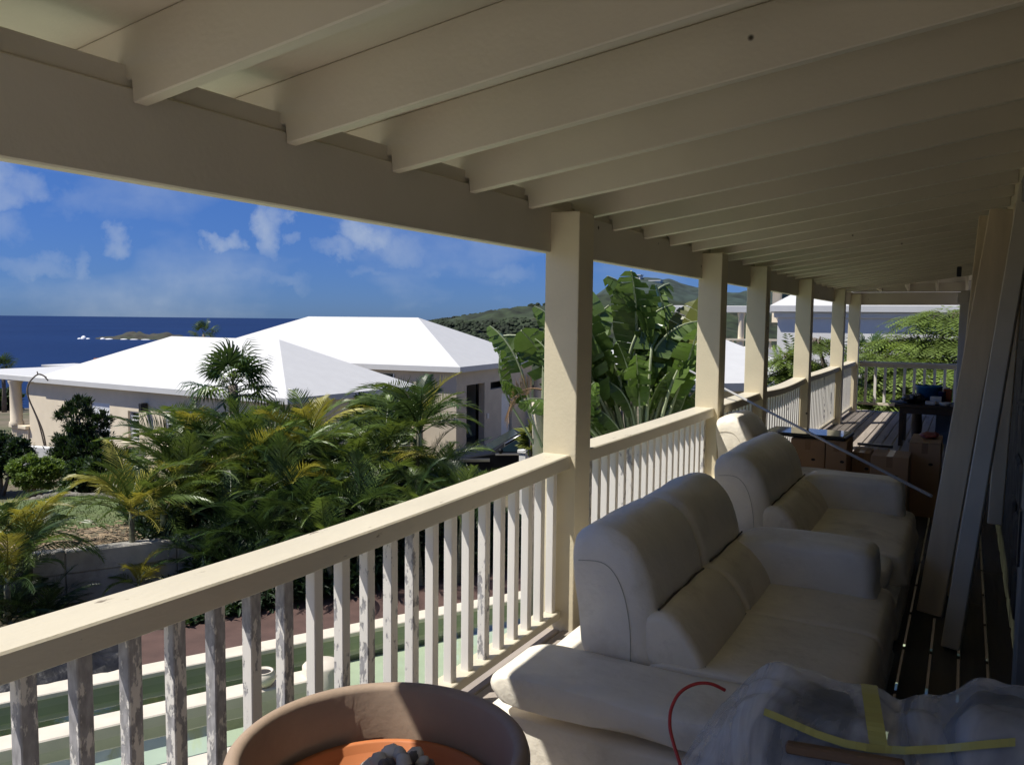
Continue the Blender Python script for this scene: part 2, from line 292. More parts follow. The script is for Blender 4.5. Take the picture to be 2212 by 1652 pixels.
# ------------------------------------------------------------------ geometry helpers
class G:
    def __init__(s): s.v = []; s.f = []
    def add(s, vs, fs):
        o = len(s.v); s.v += [tuple(v) for v in vs]; s.f += [tuple(i + o for i in f) for f in fs]; return s
    def box(s, a, b, mat=None):
        x0, y0, z0 = a; x1, y1, z1 = b
        vs = [Vector(p) for p in ((x0,y0,z0),(x1,y0,z0),(x1,y1,z0),(x0,y1,z0),(x0,y0,z1),(x1,y0,z1),(x1,y1,z1),(x0,y1,z1))]
        if mat: vs = [mat @ v for v in vs]
        return s.add(vs, [(0,3,2,1),(4,5,6,7),(0,1,5,4),(1,2,6,5),(2,3,7,6),(3,0,4,7)])
    def beam(s, p, q, w, h, up=Vector((0, 0, 1))):
        p, q = Vector(p), Vector(q); d = (q - p).normalized(); sx = d.cross(up)
        if sx.length < 1e-5: sx = Vector((1, 0, 0))
        sx.normalize(); u = sx.cross(d)
        c = [(-.5, -.5), (.5, -.5), (.5, .5), (-.5, .5)]
        return s.loft([[e + sx * (a * w) + u * (b * h) for a, b in c] for e in (p, q)])
    def loft(s, rings, closed=True, caps=True):
        n = len(rings[0]); o = len(s.v)
        for r in rings: s.v += [tuple(p) for p in r]
        m = n if closed else n - 1
        for i in range(len(rings) - 1):
            for j in range(m):
                a = o + i * n + j; b = o + i * n + (j + 1) % n
                s.f.append((a, b, b + n, a + n))
        if caps and closed:
            s.f.append(tuple(o + j for j in reversed(range(n)))); s.f.append(tuple(o + (len(rings) - 1) * n + j for j in range(n)))
        return s
    def tube(s, pts, rad, n=8):
        pts = [Vector(p) for p in pts]
        if isinstance(rad, (int, float)): rad = [rad] * len(pts)
        rings = []; up = Vector((0, 0, 1)); sx = None
        for i, p in enumerate(pts):
            d = (pts[min(i + 1, len(pts) - 1)] - pts[max(i - 1, 0)]).normalized()
            if sx is None:
                sx = d.cross(up)
                if sx.length < .01: sx = Vector((1, 0, 0))
            sx = (sx - d * sx.dot(d)).normalized(); u = d.cross(sx)
            rings.append([p + (sx * math.cos(t) + u * math.sin(t)) * rad[i] for t in [2 * math.pi * k / n for k in range(n)]])
        return s.loft(rings)
    def lathe(s, prof, n=40, c=(0, 0, 0)):
        o = len(s.v); k = len(prof)
        for r, z in prof:
            for j in range(n):
                t = 2 * math.pi * j / n; s.v.append((c[0] + r * math.cos(t), c[1] + r * math.sin(t), c[2] + z))
        for i in range(k - 1):
            for j in range(n):
                a = o + i * n + j; b = o + i * n + (j + 1) % n; s.f.append((a, b, b + n, a + n))
        return s
    def disc(s, c, r, n=24, rx=None):
        o = len(s.v)
        for j in range(n):
            t = 2 * math.pi * j / n; s.v.append((c[0] + r * math.cos(t), c[1] + (rx or r) * math.sin(t), c[2]))
        s.f.append(tuple(range(o, o + n))); return s
    def ball(s, c, r, n=10, m=6):
        rings = []
        rx, ry, rz = r if isinstance(r, tuple) else (r, r, r)
        for i in range(m + 1):
            ph = -math.pi / 2 + math.pi * (i * .96 + .02 * m) / m
            rings.append([Vector((c[0] + rx * math.cos(ph) * math.cos(2 * math.pi * j / n), c[1] + ry * math.cos(ph) * math.sin(2 * math.pi * j / n), c[2] + rz * math.sin(ph))) for j in range(n)])
        return s.loft(rings)
    def mesh(s, name, mat=None, smooth=False, bevel=0, seg=1, subd=0):
        me = bpy.data.meshes.new(name); me.from_pydata(s.v, [], s.f)
        bm = bmesh.new(); bm.from_mesh(me)
        if bevel or smooth: bmesh.ops.recalc_face_normals(bm, faces=bm.faces)
        if bevel: bmesh.ops.bevel(bm, geom=bm.edges[:], offset=bevel, segments=seg, affect='EDGES', profile=.5)
        if smooth:
            for f in bm.faces: f.smooth = True
        bm.to_mesh(me); bm.free()
        if mat: me.materials.append(M[mat])
        me.update(); return me
    def obj(s, name, mat, parent=None, **kw): return link(s.mesh(name, mat, **kw), name, parent)

def link(me, name, parent=None, loc=None, rot=None, scale=None):
    o = bpy.data.objects.new(name, me); COL.objects.link(o)
    if parent: o.parent = parent
    if loc is not None: o.location = loc
    if rot is not None: o.rotation_euler = rot
    if scale is not None: o.scale = scale if isinstance(scale, (tuple, list)) else (scale,) * 3
    return o
def tag(o, label, cat, group=None):
    o['label'] = label; o['category'] = cat
    if group: o['group'] = group
    return o
def thing(name, label, cat, loc=(0, 0, 0), rot=0, group=None):
    o = bpy.data.objects.new(name, None); COL.objects.link(o); o.location = loc; o.rotation_euler = (0, 0, rot)
    o.empty_display_size = .1
    return tag(o, label, cat, group)
def struct(o): o['kind'] = 'structure'; return o
def stuff(o): o['kind'] = 'stuff'; return o

def cat_pts(P, n=6):
    out = []
    for i in range(len(P) - 1):
        a, b, c, d = P[max(i - 1, 0)], P[i], P[i + 1], P[min(i + 2, len(P) - 1)]
        for k in range(n):
            t = k / n; out.append(.5 * ((2 * b) + (c - a) * t + (2 * a - 5 * b + 4 * c - d) * t * t + (3 * b - a - 3 * c + d) * t ** 3))
    return out + [P[-1]]

# ================================================================== SETTING: ground, sea, hills
PD = Vector((.487, .8734, 0)); PN = Vector((.8734, -.487, 0))     # along the pool / across the pool
def un(p): return PD.x * p[0] + PD.y * p[1], PN.x * p[0] + PN.y * p[1]
def uv(u, n, z): return PD * u + PN * n + Vector((0, 0, z))
WALL_N = -15.2
def sm(a, b, x):
    t = max(0, min(1, (x - a) / (b - a))); return t * t * (3 - 2 * t)
def smr(a, b, x): return sm(-a, -b, -x)
def zg(u, n):
    r = math.hypot(u, n)
    bank = -2.2 - .12 * sm(WALL_N, -20.5, n) 
    bank = -2.2 - .15 * sm(0, 6, WALL_N - n) - 1.05 * sm(5.4, 8.5, WALL_N - n)
    low = -3.0 - .3 * sm(1, 9, WALL_N - n)
    k = sm(4.5, 8.0, u)
    z = bank * (1 - k) + low * k if n < WALL_N else -3.0
    z += .05 * noise.noise((u * .6, n * .6, 1)) * sm(.3, 2, WALL_N - n)
    far = max(0, r - 46); z -= far * .24 * sm(0, 40, far)
    return max(z, -75)
def zxy(x, y): return zg(*un((x, y)))
P_U0, P_U1, P_N0, P_N1 = -6.0, 13.0, -11.36, -4.0          # pool opening
us = sorted(set([-300, -240, -180, -140, -110, -90, -75, -60, -50, -40, -32, -26, -20, -16, -12, -9] + [P_U0, P_U1] + [i * .75 for i in range(-8, 40)] + [32, 35, 38, 42, 46, 50, 56, 64, 75, 90, 110, 140, 180, 240, 300]))
ns = sorted(set([-300, -240, -180, -140, -110, -90, -75, -64, -56, -50, -46, -42, -38, -35, -32, -30, -28, -26] + [-24 + .6 * i for i in range(15)] + [WALL_N - .001, WALL_N + .02] + [P_N0, P_N1, -14, -13, -12.2, -11.7, -9, -7, -2, 0, 3, 6, 10, 15, 20, 30, 45, 60, 80, 120]))
g = G(); idx = {}
for i, u in enumerate(us):
    for j, n in enumerate(ns):
        idx[i, j] = len(g.v); p = uv(u, n, 0); g.v.append((p.x, p.y, zg(u, n)))
for i in range(len(us) - 1):
    for j in range(len(ns) - 1):
        if us[i] >= P_U0 and us[i + 1] <= P_U1 and ns[j] >= P_N0 and ns[j + 1] <= P_N1: continue
        g.f.append((idx[i, j], idx[i + 1, j], idx[i + 1, j + 1], idx[i, j + 1]))
struct(g.obj('ground', 'earth', smooth=True))
SEA_Z = -60
g = G(); g.disc((0, 0, SEA_Z), 60000, 96); struct(g.obj('sea', 'sea'))

# paving round the pool
g = G()
for (u0, u1, n0, n1) in ((P_U0 - 4, P_U1 + 1.5, -14.2, P_N0 - .32),):
    a = [uv(u0, n0, -2.994), uv(u1, n0, -2.994), uv(u1, n1, -2.994), uv(u0, n1, -2.994)]; g.add(a, [(0, 3, 2, 1)])
struct(g.obj('paving', 'paving'))
# terrace in front of the house, under and beside the deck
g = G(); a = [uv(-20, P_N1 + .32, -2.99), uv(22, P_N1 + .32, -2.99), uv(22, 14, -2.99), uv(-20, 14, -2.99)]; g.add(a, [(0, 1, 2, 3)])
struct(g.obj('terrace', 'coping'))
# lawn on the bank
g = G(); rows = []
for i in range(25):
    rows.append([uv(-7 + i * .55, WALL_N - 1.6 - j * .42, zg(-7 + i * .55, WALL_N - 1.6 - j * .42) + .012) for j in range(10)])
g.loft(rows, closed=False); struct(g.obj('lawn', 'lawn', smooth=True))
g = G(); rnd = random.Random(3)
for k in range(9000):
    u = rnd.uniform(-6, 6.0); n = WALL_N - 1.4 - rnd.random() * 4.0; z = zg(u, n); p = uv(u, n, z); a = rnd.uniform(0, 6.28); h = rnd.uniform(.03, .09)
    d = Vector((math.cos(a), math.sin(a), 0)) * .012; t = Vector((rnd.uniform(-.03, .03), rnd.uniform(-.03, .03), h)); g.add([p - d, p + d, p + t], [(0, 1, 2)])
stuff(g.obj('grass', 'grass'))
g = G()
for k in range(5200):
    u = rnd.uniform(-6, 7); n = WALL_N - .05 - abs(rnd.gauss(0, 1.0)); z = zg(u, n) + rnd.uniform(.005, .03); p = uv(u, n, z); a = rnd.uniform(0, 6.28); l = rnd.uniform(.03, .11)
    d = Vector((math.cos(a), math.sin(a), rnd.uniform(-.2, .3))) * l; e = Vector((-math.sin(a), math.cos(a), rnd.uniform(-.3, .3))) * l * .25; g.add([p - d, p + e, p + d, p - e], [(0, 1, 2, 3)])
stuff(g.obj('leaf_litter', 'litter'))

# hills
def hill(name, prof, depth, back, front, base, mat, amp, fr, nv=60, nu=260, seed=0):
    g = G(); rows = []
    for i in range(nu + 1):
        t = i / nu * (len(prof) - 1); k = min(int(t), len(prof) - 2); f = t - k; f = f * f * (3 - 2 * f) * .5 + f * .5
        px = prof[k][0] + (prof[k + 1][0] - prof[k][0]) * (t - k); py = prof[k][1] + (prof[k + 1][1] - prof[k][1]) * f
        row = []
        for j in range(nv + 1):
            w = j / nv
            d = depth - front + (front + back) * w
            q = at(px, 700, d); top = at(px, py, depth).z
            s = (d - (depth - front)) / front if d < depth else 1 - (d - depth) / back
            z = base + (top - base) * (max(0, s) ** .8)
            q.z = z + amp * sm(0, .25, s) * (noise.fractal(Vector((q.x * fr, q.y * fr, seed)), 1.0, 2.0, 5) * .8 + .5 * abs(noise.noise((q.x * fr * 6, q.y * fr * 6, seed))))
            row.append(q)
        rows.append(row)
    g.loft(rows, closed=False); return struct(g.obj(name, mat, smooth=True))
hill('hill', [(700, 965), (780, 860), (840, 770), (890, 712), (930, 693), (1000, 682), (1090, 668), (1176, 654), (1270, 636), (1400, 640), (1560, 660), (1700, 690), (1850, 712)], 420, 120, 190, -62, 'hill', 3.0, .022, seed=2)
hill('far_hill', [(1000, 800), (1090, 745), (1150, 720), (1210, 690), (1270, 640), (1330, 610), (1385, 600), (1440, 605), (1500, 620), (1570, 632), (1640, 628), (1720, 640), (1850, 650), (2000, 640), (2150, 680)], 1100, 350, 520, -64, 'hill2', 9.0, .008, seed=5)
# scattered trees give the near ridge a ragged outline
g = G(); rnd = random.Random(5)
for k in range(900):
    px = rnd.uniform(925, 1200); f = rnd.random(); d = 425 - 110 * f * f
    t = (px - 930) / 250; top = 693 - 41 * t
    p = at(px, top + (700 + 45 * f - top) * f * .85 + 1.5, d); r = rnd.uniform(.6, 1.5)
    g.ball((p.x, p.y, p.z), (r, r, r * .75), 6, 4)
stuff(g.obj('scrub', 'hill'))
# island with surf
g = G(); rows = []; ID = 61.65 * F_PX / 49.0
for i in range(61):
    t = i / 60; px = 196 + 200 * t
    prof_h = 16 * (sm(0, .45, t) * (1 - .25 * sm(.7, 1, t))) + 3 * math.sin(t * 17) * sm(.03, .2, t)
    row = []
    for j in range(13):
        w = j / 12; d = ID + 160 * (w - .5); q = at(px, 738, d); hh = prof_h * math.sin(math.pi * w) ** .7
        q.z = SEA_Z - .6 + max(0, hh * (1 + .35 * noise.noise((t * 14, w * 5, 3)))); row.append(q)
    rows.append(row)
g.loft(rows, closed=False); struct(g.obj('island', 'rock', smooth=True))
g = G()
for (px, w_, h_) in ((172, 7, 3), (181, 9, 9), (190, 8, 3), (222, 8, 4), (236, 13, 2.4), (268, 12, 2), (290, 14, 1.6), (315, 16, 1.4)):
    p = at(px, 738, ID - 85); g.ball((p.x, p.y, SEA_Z), (w_, w_ * .6, h_), 8, 6)
stuff(g.obj('surf', 'foam', smooth=True))

# ================================================================== POOL
g = G()
def ubox(g, u0, u1, n0, n1, z0, z1):
    m = Matrix(((PD.x, PN.x, 0, 0), (PD.y, PN.y, 0, 0), (0, 0, 1, 0), (0, 0, 0, 1)))
    return g.box((u0, n0, z0), (u1, n1, z1), m)
pool = thing('swimming_pool', 'green swimming pool with pale steps below the veranda railing', 'pool', uv(3, -9, -3))
pool_inv = Vector(pool.location)
def pobj(g, name, mat, **kw):
    o = g.obj(name, mat, pool, **kw); o.location = -pool_inv; return o
g = G(); ubox(g, P_U0, P_U1, P_N0, P_N1, -4.6, -4.45); pobj(g, 'pool_floor', 'basin')
g = G()
ubox(g, P_U0 - .2, P_U0, P_N0, P_N1, -4.6, -3.02); ubox(g, P_U1, P_U1 + .2, P_N0, P_N1, -4.6, -3.02)
ubox(g, P_U0 - .2, P_U1 + .2, P_N0 - .2, P_N0, -4.6, -3.02); ubox(g, P_U0 - .2, P_U1 + .2, P_N1, P_N1 + .2, -4.6, -3.02); pobj(g, 'pool_side', 'basin3')
g = G(); ubox(g, P_U0 - .3, P_U1 + .3, P_N0 - .32, P_N0 + .02, -3.02, -2.95); pobj(g, 'coping', 'coping', bevel=.012)
g = G(); ubox(g, P_U0 - .3, P_U1 + .3, P_N1 - .02, P_N1 + .32, -3.02, -2.95); pobj(g, 'coping', 'coping', bevel=.012)
g = G(); ubox(g, P_U0, 3.8, -10.50, -10.14, -4.45, -2.98); pobj(g, 'dividing_wall', 'coping', bevel=.015)
g = G(); q_ = uv(3.62, -10.32, 0); g.lathe([(.001, -2.86), (.22, -2.86), (.25, -2.89), (.25, -3.4)], 28, (q_.x, q_.y, 0)); pobj(g, 'rounded_end', 'coping', smooth=True)
g = G(); ubox(g, P_U0, 3.6, -10.137, -9.82, -4.45, -3.45); pobj(g, 'step', 'basin3')
g = G(); ubox(g, P_U0, 3.6, -9.817, -9.45, -4.45, -3.22); pobj(g, 'step', 'basin2')
g = G(); ubox(g, P_U0, 2.6, -8.98, -8.68, -4.45, -2.98); pobj(g, 'dividing_wall', 'coping', bevel=.015)
g = G(); ubox(g, P_U0, 2.6, -8.677, -8.3, -4.45, -3.25); pobj(g, 'step', 'basin2')
g = G(); ubox(g, 3.9, P_U1 - .01, P_N0 + .06, P_N1 - .01, -4.45, -3.36); pobj(g, 'shallow_ledge', 'basin2')
g = G(); ubox(g, P_U0, 3.8, P_N0 + .003, -10.85, -4.45, -4.1); pobj(g, 'bench', 'basin')
g = G(); a = [uv(P_U0, P_N0, -3.12), uv(P_U1, P_N0, -3.12), uv(P_U1, P_N1, -3.12), uv(P_U0, P_N1, -3.12)]; g.add(a, [(0, 1, 2, 3)]); pobj(g, 'pool_water', 'water')
# round white jar on the end of the dividing wall
jp = uv(2.85, -10.3, -2.978)
j = thing('stone_bowl', 'small white stone bowl with a dark mouth on the pool divider', 'bowl', jp)
g = G(); g.lathe([(.001, 0), (.10, .0), (.155, .07), (.165, .12), (.14, .165), (.125, .18), (.13, .19), (.11, .19), (.10, .165), (.001, .155)], 28); g.obj('bowl', 'coping', j, smooth=True)
g = G(); g.disc((0, 0, .168), .098, 20); g.obj('mouth_shade', 'shadow', j)  # flat dark disc painting the shade inside the bowl mouth
# dark tarp heap
tp = at_z(170, 1455, -2.99)
g = G(); rows = []
for i in range(23):
    a = i / 22
    rows.append([Vector((PD * (a * 2.9 - 2.2) + PN * (b / 14 * 1.0 - .75) + Vector((.06 * noise.noise((a * 12, b * .8, 9)), .06 * noise.noise((a * 12, b * .8, 19)), max(0, .24 * math.sin(math.pi * a) ** .6 * math.sin(math.pi * b / 14) ** .7 + .15 * noise.noise((a * 11, b * .7, 4))))))) for b in range(15)])
g.loft(rows, closed=False); o = g.obj('tarp_heap', 'tarp', smooth=True); o.location = tp; tag(o, 'black plastic tarp heaped on the paving beside the pool', 'tarp')

# retaining wall + cap, with block courses
rw = thing('retaining_wall', 'grey stained concrete retaining wall behind the pool paving', 'wall', uv(0, WALL_N, -3))
rwl = Vector(rw.location)
for k in range(9):
    u0 = -7.5 + k * 1.7
    g = G(); ubox(g, u0 + .006, u0 + 1.694, WALL_N - .02, WALL_N + .22, -3.3, -2.52 + .0 * k); o = g.obj('panel', 'concrete', rw, bevel=.008); o.location = -rwl
    g = G(); ubox(g, u0 + .003, u0 + 1.697, WALL_N - .04, WALL_N + .24, -2.515, -2.14 + .02 * math.sin(k * 2.3)); o = g.obj('cap', 'capstone' if 0 else 'concrete', rw, bevel=.02); o.location = -rwl
# stone edging of the shrub bed
se = thing('stone_edging', 'low rough stone edging along the shrub bed above the lawn', 'edging', uv(0, -21, -2.4)); sel = Vector(se.location)
rnd = random.Random(8)
stone_me = []
for k in range(5):
    g = G(); g.ball((0, 0, 0), (.2, .14, .11), 9, 6)
    g.v = [tuple(Vector(v) * (1 + .25 * noise.noise(Vector(v) * 6 + Vector((k * 7, 0, 0))))) for v in g.v]
    stone_me.append(g.mesh('stone', 'fieldstone', smooth=False))
e0, e1 = at_z(60, 1056, -2.3), at_z(300, 1083, -2.3)
for k in range(34):
    for r in range(1):
        p = e0.lerp(e1, (k + .5 * r) / 33); p.z = zxy(p.x, p.y) + .04 + .09 * r
        o = link(stone_me[rnd.randrange(5)], 'stone', se, p - sel, (rnd.uniform(-.3, .3), rnd.uniform(-.3, .3), math.atan2((e1 - e0).y, (e1 - e0).x) + rnd.uniform(-.3, .3)), rnd.uniform(.45, .7))
# ================================================================== OUR VERANDA
XO, XI = -1.961, -1.768                       # outer / inner face of the posts
POSTS = [-0.15, 3.96, 6.80, 8.53, 11.26, 14.55, 16.75]; PS = .193
rnd = random.Random(11)
# deck boards
deck = bpy.data.objects.new('deck', None); COL.objects.link(deck); struct(deck)
for k in range(18):
    xa = -.215 + .125 * (k - 14) + .007; xb = xa + .125 - .013
    if k == 0: xa += .02
    y = -5.0 - rnd.random() * 2
    while y < 17.25:
        l = rnd.uniform(3.2, 4.8); ye = min(y + l, 17.3)
        g = G(); dz = rnd.uniform(-.003, .003); g.box((xa, max(y, -5) + .003, -.032 + dz), (xb, ye - .003, dz)); g.obj('plank', 'deck_shade' if k >= 12 and y < 8 else 'deck', deck, bevel=.004)
        y = ye
g = G(); g.box((-2.08, -5, -.26), (-2.035, 17.35, -.004)); g.obj('edge_board', 'cream', deck, bevel=.004)
for k in range(38):
    y = -4.9 + k * .6; g = G(); g.box((-2.03, y, -.22), (.29, y + .045, -.036)); g.obj('floor_joist', 'under', deck)

# posts
post_lab = ['square cream porch post beyond the left frame edge', 'nearest thick square cream porch post, between the two front railings',
            'square cream porch post with the white pole passing behind it', 'square cream porch post third in the row, beside the white balcony columns',
            'square cream porch post fourth in the row, with branches on both sides', 'square cream porch post next to the last, with a small hook on its face',
            'last square cream porch post at the far deck corner']
for k, y in enumerate(POSTS):
    g = G(); g.box((XO, y, -3.0), (XI, y + PS, 2.212 if k < 6 else 2.2)); o = g.obj('porch_post', 'cream', bevel=.006, seg=2)
    tag(o, post_lab[k], 'post', 'square porch posts along the deck edge')

# roof
roof = thing('veranda_roof', 'cream painted veranda roof with exposed joists overhead', 'roof', (0, 0, 0))
zb = lambda x: 2.20 + .142 * (x + 1.93)
y = 1.47 - .5565 * 4
jm = {}
def joist_mesh():
    g = G(); t = .045
    prof = [(-2.262, 2.262), (-1.932, 2.262), (-1.928, zb(-1.928)), (.232, zb(.232)), (.232, zb(.232) + .2), (-2.262, zb(-2.262) + .2)]
    n = len(prof); g.v = [(x, 0, z) for x, z in prof] + [(x, t, z) for x, z in prof]
    g.f = [tuple(range(n)), tuple(reversed(range(n, 2 * n)))] + [(i, i + n, (i + 1) % n + n, (i + 1) % n) for i in range(n)]
    return g.mesh('joist', 'ceiling', bevel=.004)
JM = joist_mesh()
while y < 16.45:
    link(JM, 'joist', roof, (0, y, 0)); y += .5565
YL = y - .5565
g = G()
for (x0, x1, y0, y1) in ((-2.30, .36, -.95, YL + .05),):  # roof stops just behind the camera, letting sun in there for bounced fill
    g.add([(x0, y0, zb(x0) + .201), (x1, y0, zb(x1) + .201), (x1, y1, zb(x1) + .201), (x0, y1, zb(x0) + .201),
           (x0, y0, zb(x0) + .226), (x1, y0, zb(x1) + .226), (x1, y1, zb(x1) + .226), (x0, y1, zb(x0) + .226)], [(0,3,2,1),(4,5,6,7),(0,1,5,4),(1,2,6,5),(2,3,7,6),(3,0,4,7)])
g.obj('roof_panel', 'ceiling', roof)
g = G(); g.box((-1.985, -.9, 2.003), (-1.931, 17.16, 2.24)); g.obj('edge_beam', 'ceiling', roof, bevel=.005)
g = G(); g.box((-1.985, -.9, 2.243), (-1.95, 17.0, 2.30)); g.obj('plate', 'ceiling', roof, bevel=.003)
g = G(); g.box((.236, -.9, 2.40), (.285, 16.6, 2.62)); g.obj('ledger', 'cream', roof, bevel=.005)
# hipped far end
YE = 17.06
g = G(); g.box((-1.929, YE, 2.003), (.30, YE + .055, 2.24)); g.obj('end_beam', 'ceiling', roof, bevel=.005)
g = G(); g.box((-1.95, YE + .02, 2.243), (.30, YE + .05, 2.62)); g.obj('frieze', 'ceiling', roof)
for x in (-1.45, -.98, -.51, -.04):
    z0 = zb(x) + .195; z1 = 2.30
    g = G(); g.beam((x, YL + .05, z0 - .09), (x, YE + .0, z1 + .02), .045, .14); g.obj('jack_rafter', 'ceiling', roof, bevel=.004)
g = G(); g.add([(-2.30, YL + .05, zb(-2.3) + .2), (.36, YL + .05, zb(.36) + .2), (.36, YE + .4, 2.42), (-2.30, YE + .4, 2.42), (-2.30, YL + .05, zb(-2.3) + .22), (.36, YL + .05, zb(.36) + .22), (.36, YE + .4, 2.44), (-2.30, YE + .4, 2.44)],
      [(0,3,2,1),(4,5,6,7),(0,1,5,4),(1,2,6,5),(2,3,7,6),(3,0,4,7)]); g.obj('roof_panel', 'ceiling', roof)

# railings
BS = .042
def bal_mesh(mat, h): 
    g = G(); g.box((0, 0, 0), (BS, BS, h)); return g.mesh('baluster', mat, bevel=.003)
BM = {m: bal_mesh(m, .775) for m in ('peel0', 'peel1', 'peel2')}
def railing(y0, y1, label, sag, first=None, pitch=.1404, pick=None, curve=0):
    t = thing('railing', label, 'railing', (-1.88, y0, 0), 0, 'cream and white railings between the porch posts')
    n = 14; rings = []
    for i in range(n + 1):
        f = i / n; yy = (y1 - y0) * f; s = sag * math.sin(math.pi * f); cx = curve * math.sin(math.pi * f)
        x0, x1 = -1.962 + 1.88 + cx, -1.800 + 1.88 + cx; zt = .948 - s; b = .006
        rings.append([(x0 + b, yy, zt - .078), (x1 - b, yy, zt - .078 + .004), (x1, yy, zt - .07), (x1, yy, zt - b), (x1 - b, yy, zt), (x0 + b, yy, zt), (x0, yy, zt - b), (x0, yy, zt - .07)])
    g = G(); g.loft(rings); g.obj('handrail', 'cream_rail', t)
    g = G(); g.box((-.035, .0, .062), (.040, y1 - y0, .104)); g.obj('bottom_rail', 'cream_rail', t, bevel=.004)
    y = first if first is not None else y0 + .07; k = 0
    while y < y1 - BS * .8:
        f = (y - y0) / (y1 - y0)
        m = pick(y) if pick else ('peel0' if rnd.random() < .75 else 'peel1')
        o = link(BM[m], 'baluster', t, (-.025, y - y0, .1045 - sag * math.sin(math.pi * f)), (0, 0, rnd.uniform(-.02, .02)))
        y += pitch; k += 1
    return t
def pk1(y):
    if y < 1.95: return 'peel2'
    if y < 2.75: return 'peel1'
    return 'peel1' if rnd.random() < .15 else 'peel0'
railing(POSTS[0] + PS, POSTS[1], 'nearest white railing with flaking grey balusters beside the planter', .037, 1.09 - .1404 * 6, pick=pk1)
railing(POSTS[1] + PS, POSTS[2], 'second white railing running behind the leather sofas', .004)
railing(POSTS[2] + PS, POSTS[3], 'short railing bay with the white pole lying over its handrail', .004)
railing(POSTS[3] + PS, POSTS[4], 'railing bay with a sagging bowed handrail', .03, curve=-.0)
railing(POSTS[4] + PS, POSTS[5], 'long sunlit railing bay beyond the black flat screen', .008)
railing(POSTS[5] + PS, POSTS[6], 'last short railing bay before the far deck corner', .004)
# far end railing
er = thing('end_railing', 'pale green white railing across the far end of the deck', 'railing', (-1.76, 16.98, 0))
EM = G(); EM.box((0, 0, 0), (.045, .045, .66)); EM = EM.mesh('baluster', 'peel0', bevel=.003)
g = G(); g.box((0, -.06, .90), (1.9, .08, .948)); g.obj('handrail', 'cream_rail', er, bevel=.005)
g = G(); g.box((0, -.01, .845), (1.9, .035, .897)); g.obj('sub_rail', 'cream_rail', er, bevel=.004)
g = G(); g.box((0, -.01, .13), (1.9, .035, .178)); g.obj('bottom_rail', 'cream_rail', er, bevel=.004)
for k in range(11): link(EM, 'baluster', er, (.10 + .165 * k, -.012, .181))

# house wall on the right
hw = thing('house_wall', 'dark rough house wall along the right of the deck', 'wall', (.32, 5, 0))
def hobj(g, name, mat, **kw):
    o = g.obj(name, mat, hw, **kw); o.location = (-.32, -5, 0); return o
g = G(); g.box((.31, 2.3, -3), (.55, 16.4, 2.72)); hobj(g, 'wall', 'stone')
g = G(); g.box((.305, -5, -3), (.55, 2.298, 2.72)); hobj(g, 'bounce_wall', 'whitewall')  # unseen stretch beside the camera, made pale to bounce fill light
rnd = random.Random(21)
for yb in range(8):           # rubble facing stones in the visible stretch
    for zz in range(7):
        y = 2.6 + yb * .42 + (zz % 2) * .2 + rnd.uniform(-.05, .05); z = .05 + zz * .3
        g = G(); g.box((.285, y, z), (.32, y + .37 + rnd.uniform(-.08, .03), z + .27 + rnd.uniform(-.05, .02))); hobj(g, 'stone', 'stone', bevel=.02)
g = G(); g.box((.20, 3.36, .001), (.31, 3.5, 2.39)); hobj(g, 'door_jamb', 'trimwood', bevel=.006)
g = G(); g.box((.21, 3.505, 2.27), (.30, 5.1, 2.395)); hobj(g, 'door_lintel', 'trimwood', bevel=.006)
g = G(); g.box((.192, 3.40, .80), (.20, 3.46, 1.0)); hobj(g, 'latch', 'black')
# white end casing of the wall, with wall lamp
pz0 = at_y(2084, 612, 16.3)
wc = thing('corner_casing', 'white painted corner board at the far end of the house wall', 'trim', (0, 16.3, 0))
g = G(); g.box((-.13, 0, .001), (.02, .06, 2.24)); g.obj('board', 'whitewall', wc, bevel=.004)
g = G(); g.box((-.17, -.03, 2.02), (.0, .0, 2.20)); g.obj('cap', 'whitewall', wc, bevel=.004)
p = at_y(2072, 587, 13.0)
wl = thing('wall_lamp', 'small black wall lamp under the far roof edge', 'lamp', p)
g = G(); g.box((-.03, -.03, -.07), (.03, .03, .07)); g.obj('body', 'black', wl, bevel=.01)

# lumber leaning on the wall
def lumber(p, q, w, h, label, mat, bits=None, cat='lumber'):
    p, q = Vector(p), Vector(q); d = (q - p).normalized()
    side = Vector((1, -.12, 0)); side = (side - d * side.dot(d)).normalized(); u = d.cross(side)
    g = G(); g.loft([[e + side * a * w / 2 + u * b * h / 2 for a, b in ((-1, -1), (1, -1), (1, 1), (-1, 1))] for e in (p, q)])
    o = g.obj('lumber', mat, bevel=.005); return tag(o, label, cat, 'boards leaning against the house wall')
lumber((-.115, 5.22, .012), (.150, 5.52, 2.30), .135, .045, 'wide pale board leaning on the wall, left of the black gap', 'pine')
lumber((.0, 4.72, .012), (.245, 5.02, 2.36), .085, .09, 'square pale timber leaning on the wall, right of the black gap', 'pine2')
lumber((-.03, 5.62, .012), (.095, 6.35, 2.36), .12, .045, 'pale board behind the wide leaning board, its top end showing', 'pine')
lumber((.02, 6.3, .012), (.095, 7.3, 2.30), .09, .09, 'farthest leaning timber with a notched top end', 'pine')
lumber((.175, 5.05, .60), (.225, 5.25, 2.30), .07, .04, 'short brown board hanging in the shade beside the wall', 'pine')

# white pole across the deck
pa, pb = Vector((-.14, 5.36, .66)), Vector((-2.46, 8.32, 1.155))
g = G(); g.tube([pa, pa.lerp(pb, .5), pb], .0100, 10); tag(g.obj('pole', 'aluminium', smooth=True), 'long white pole lying aslant over the railing onto the boards', 'pole')

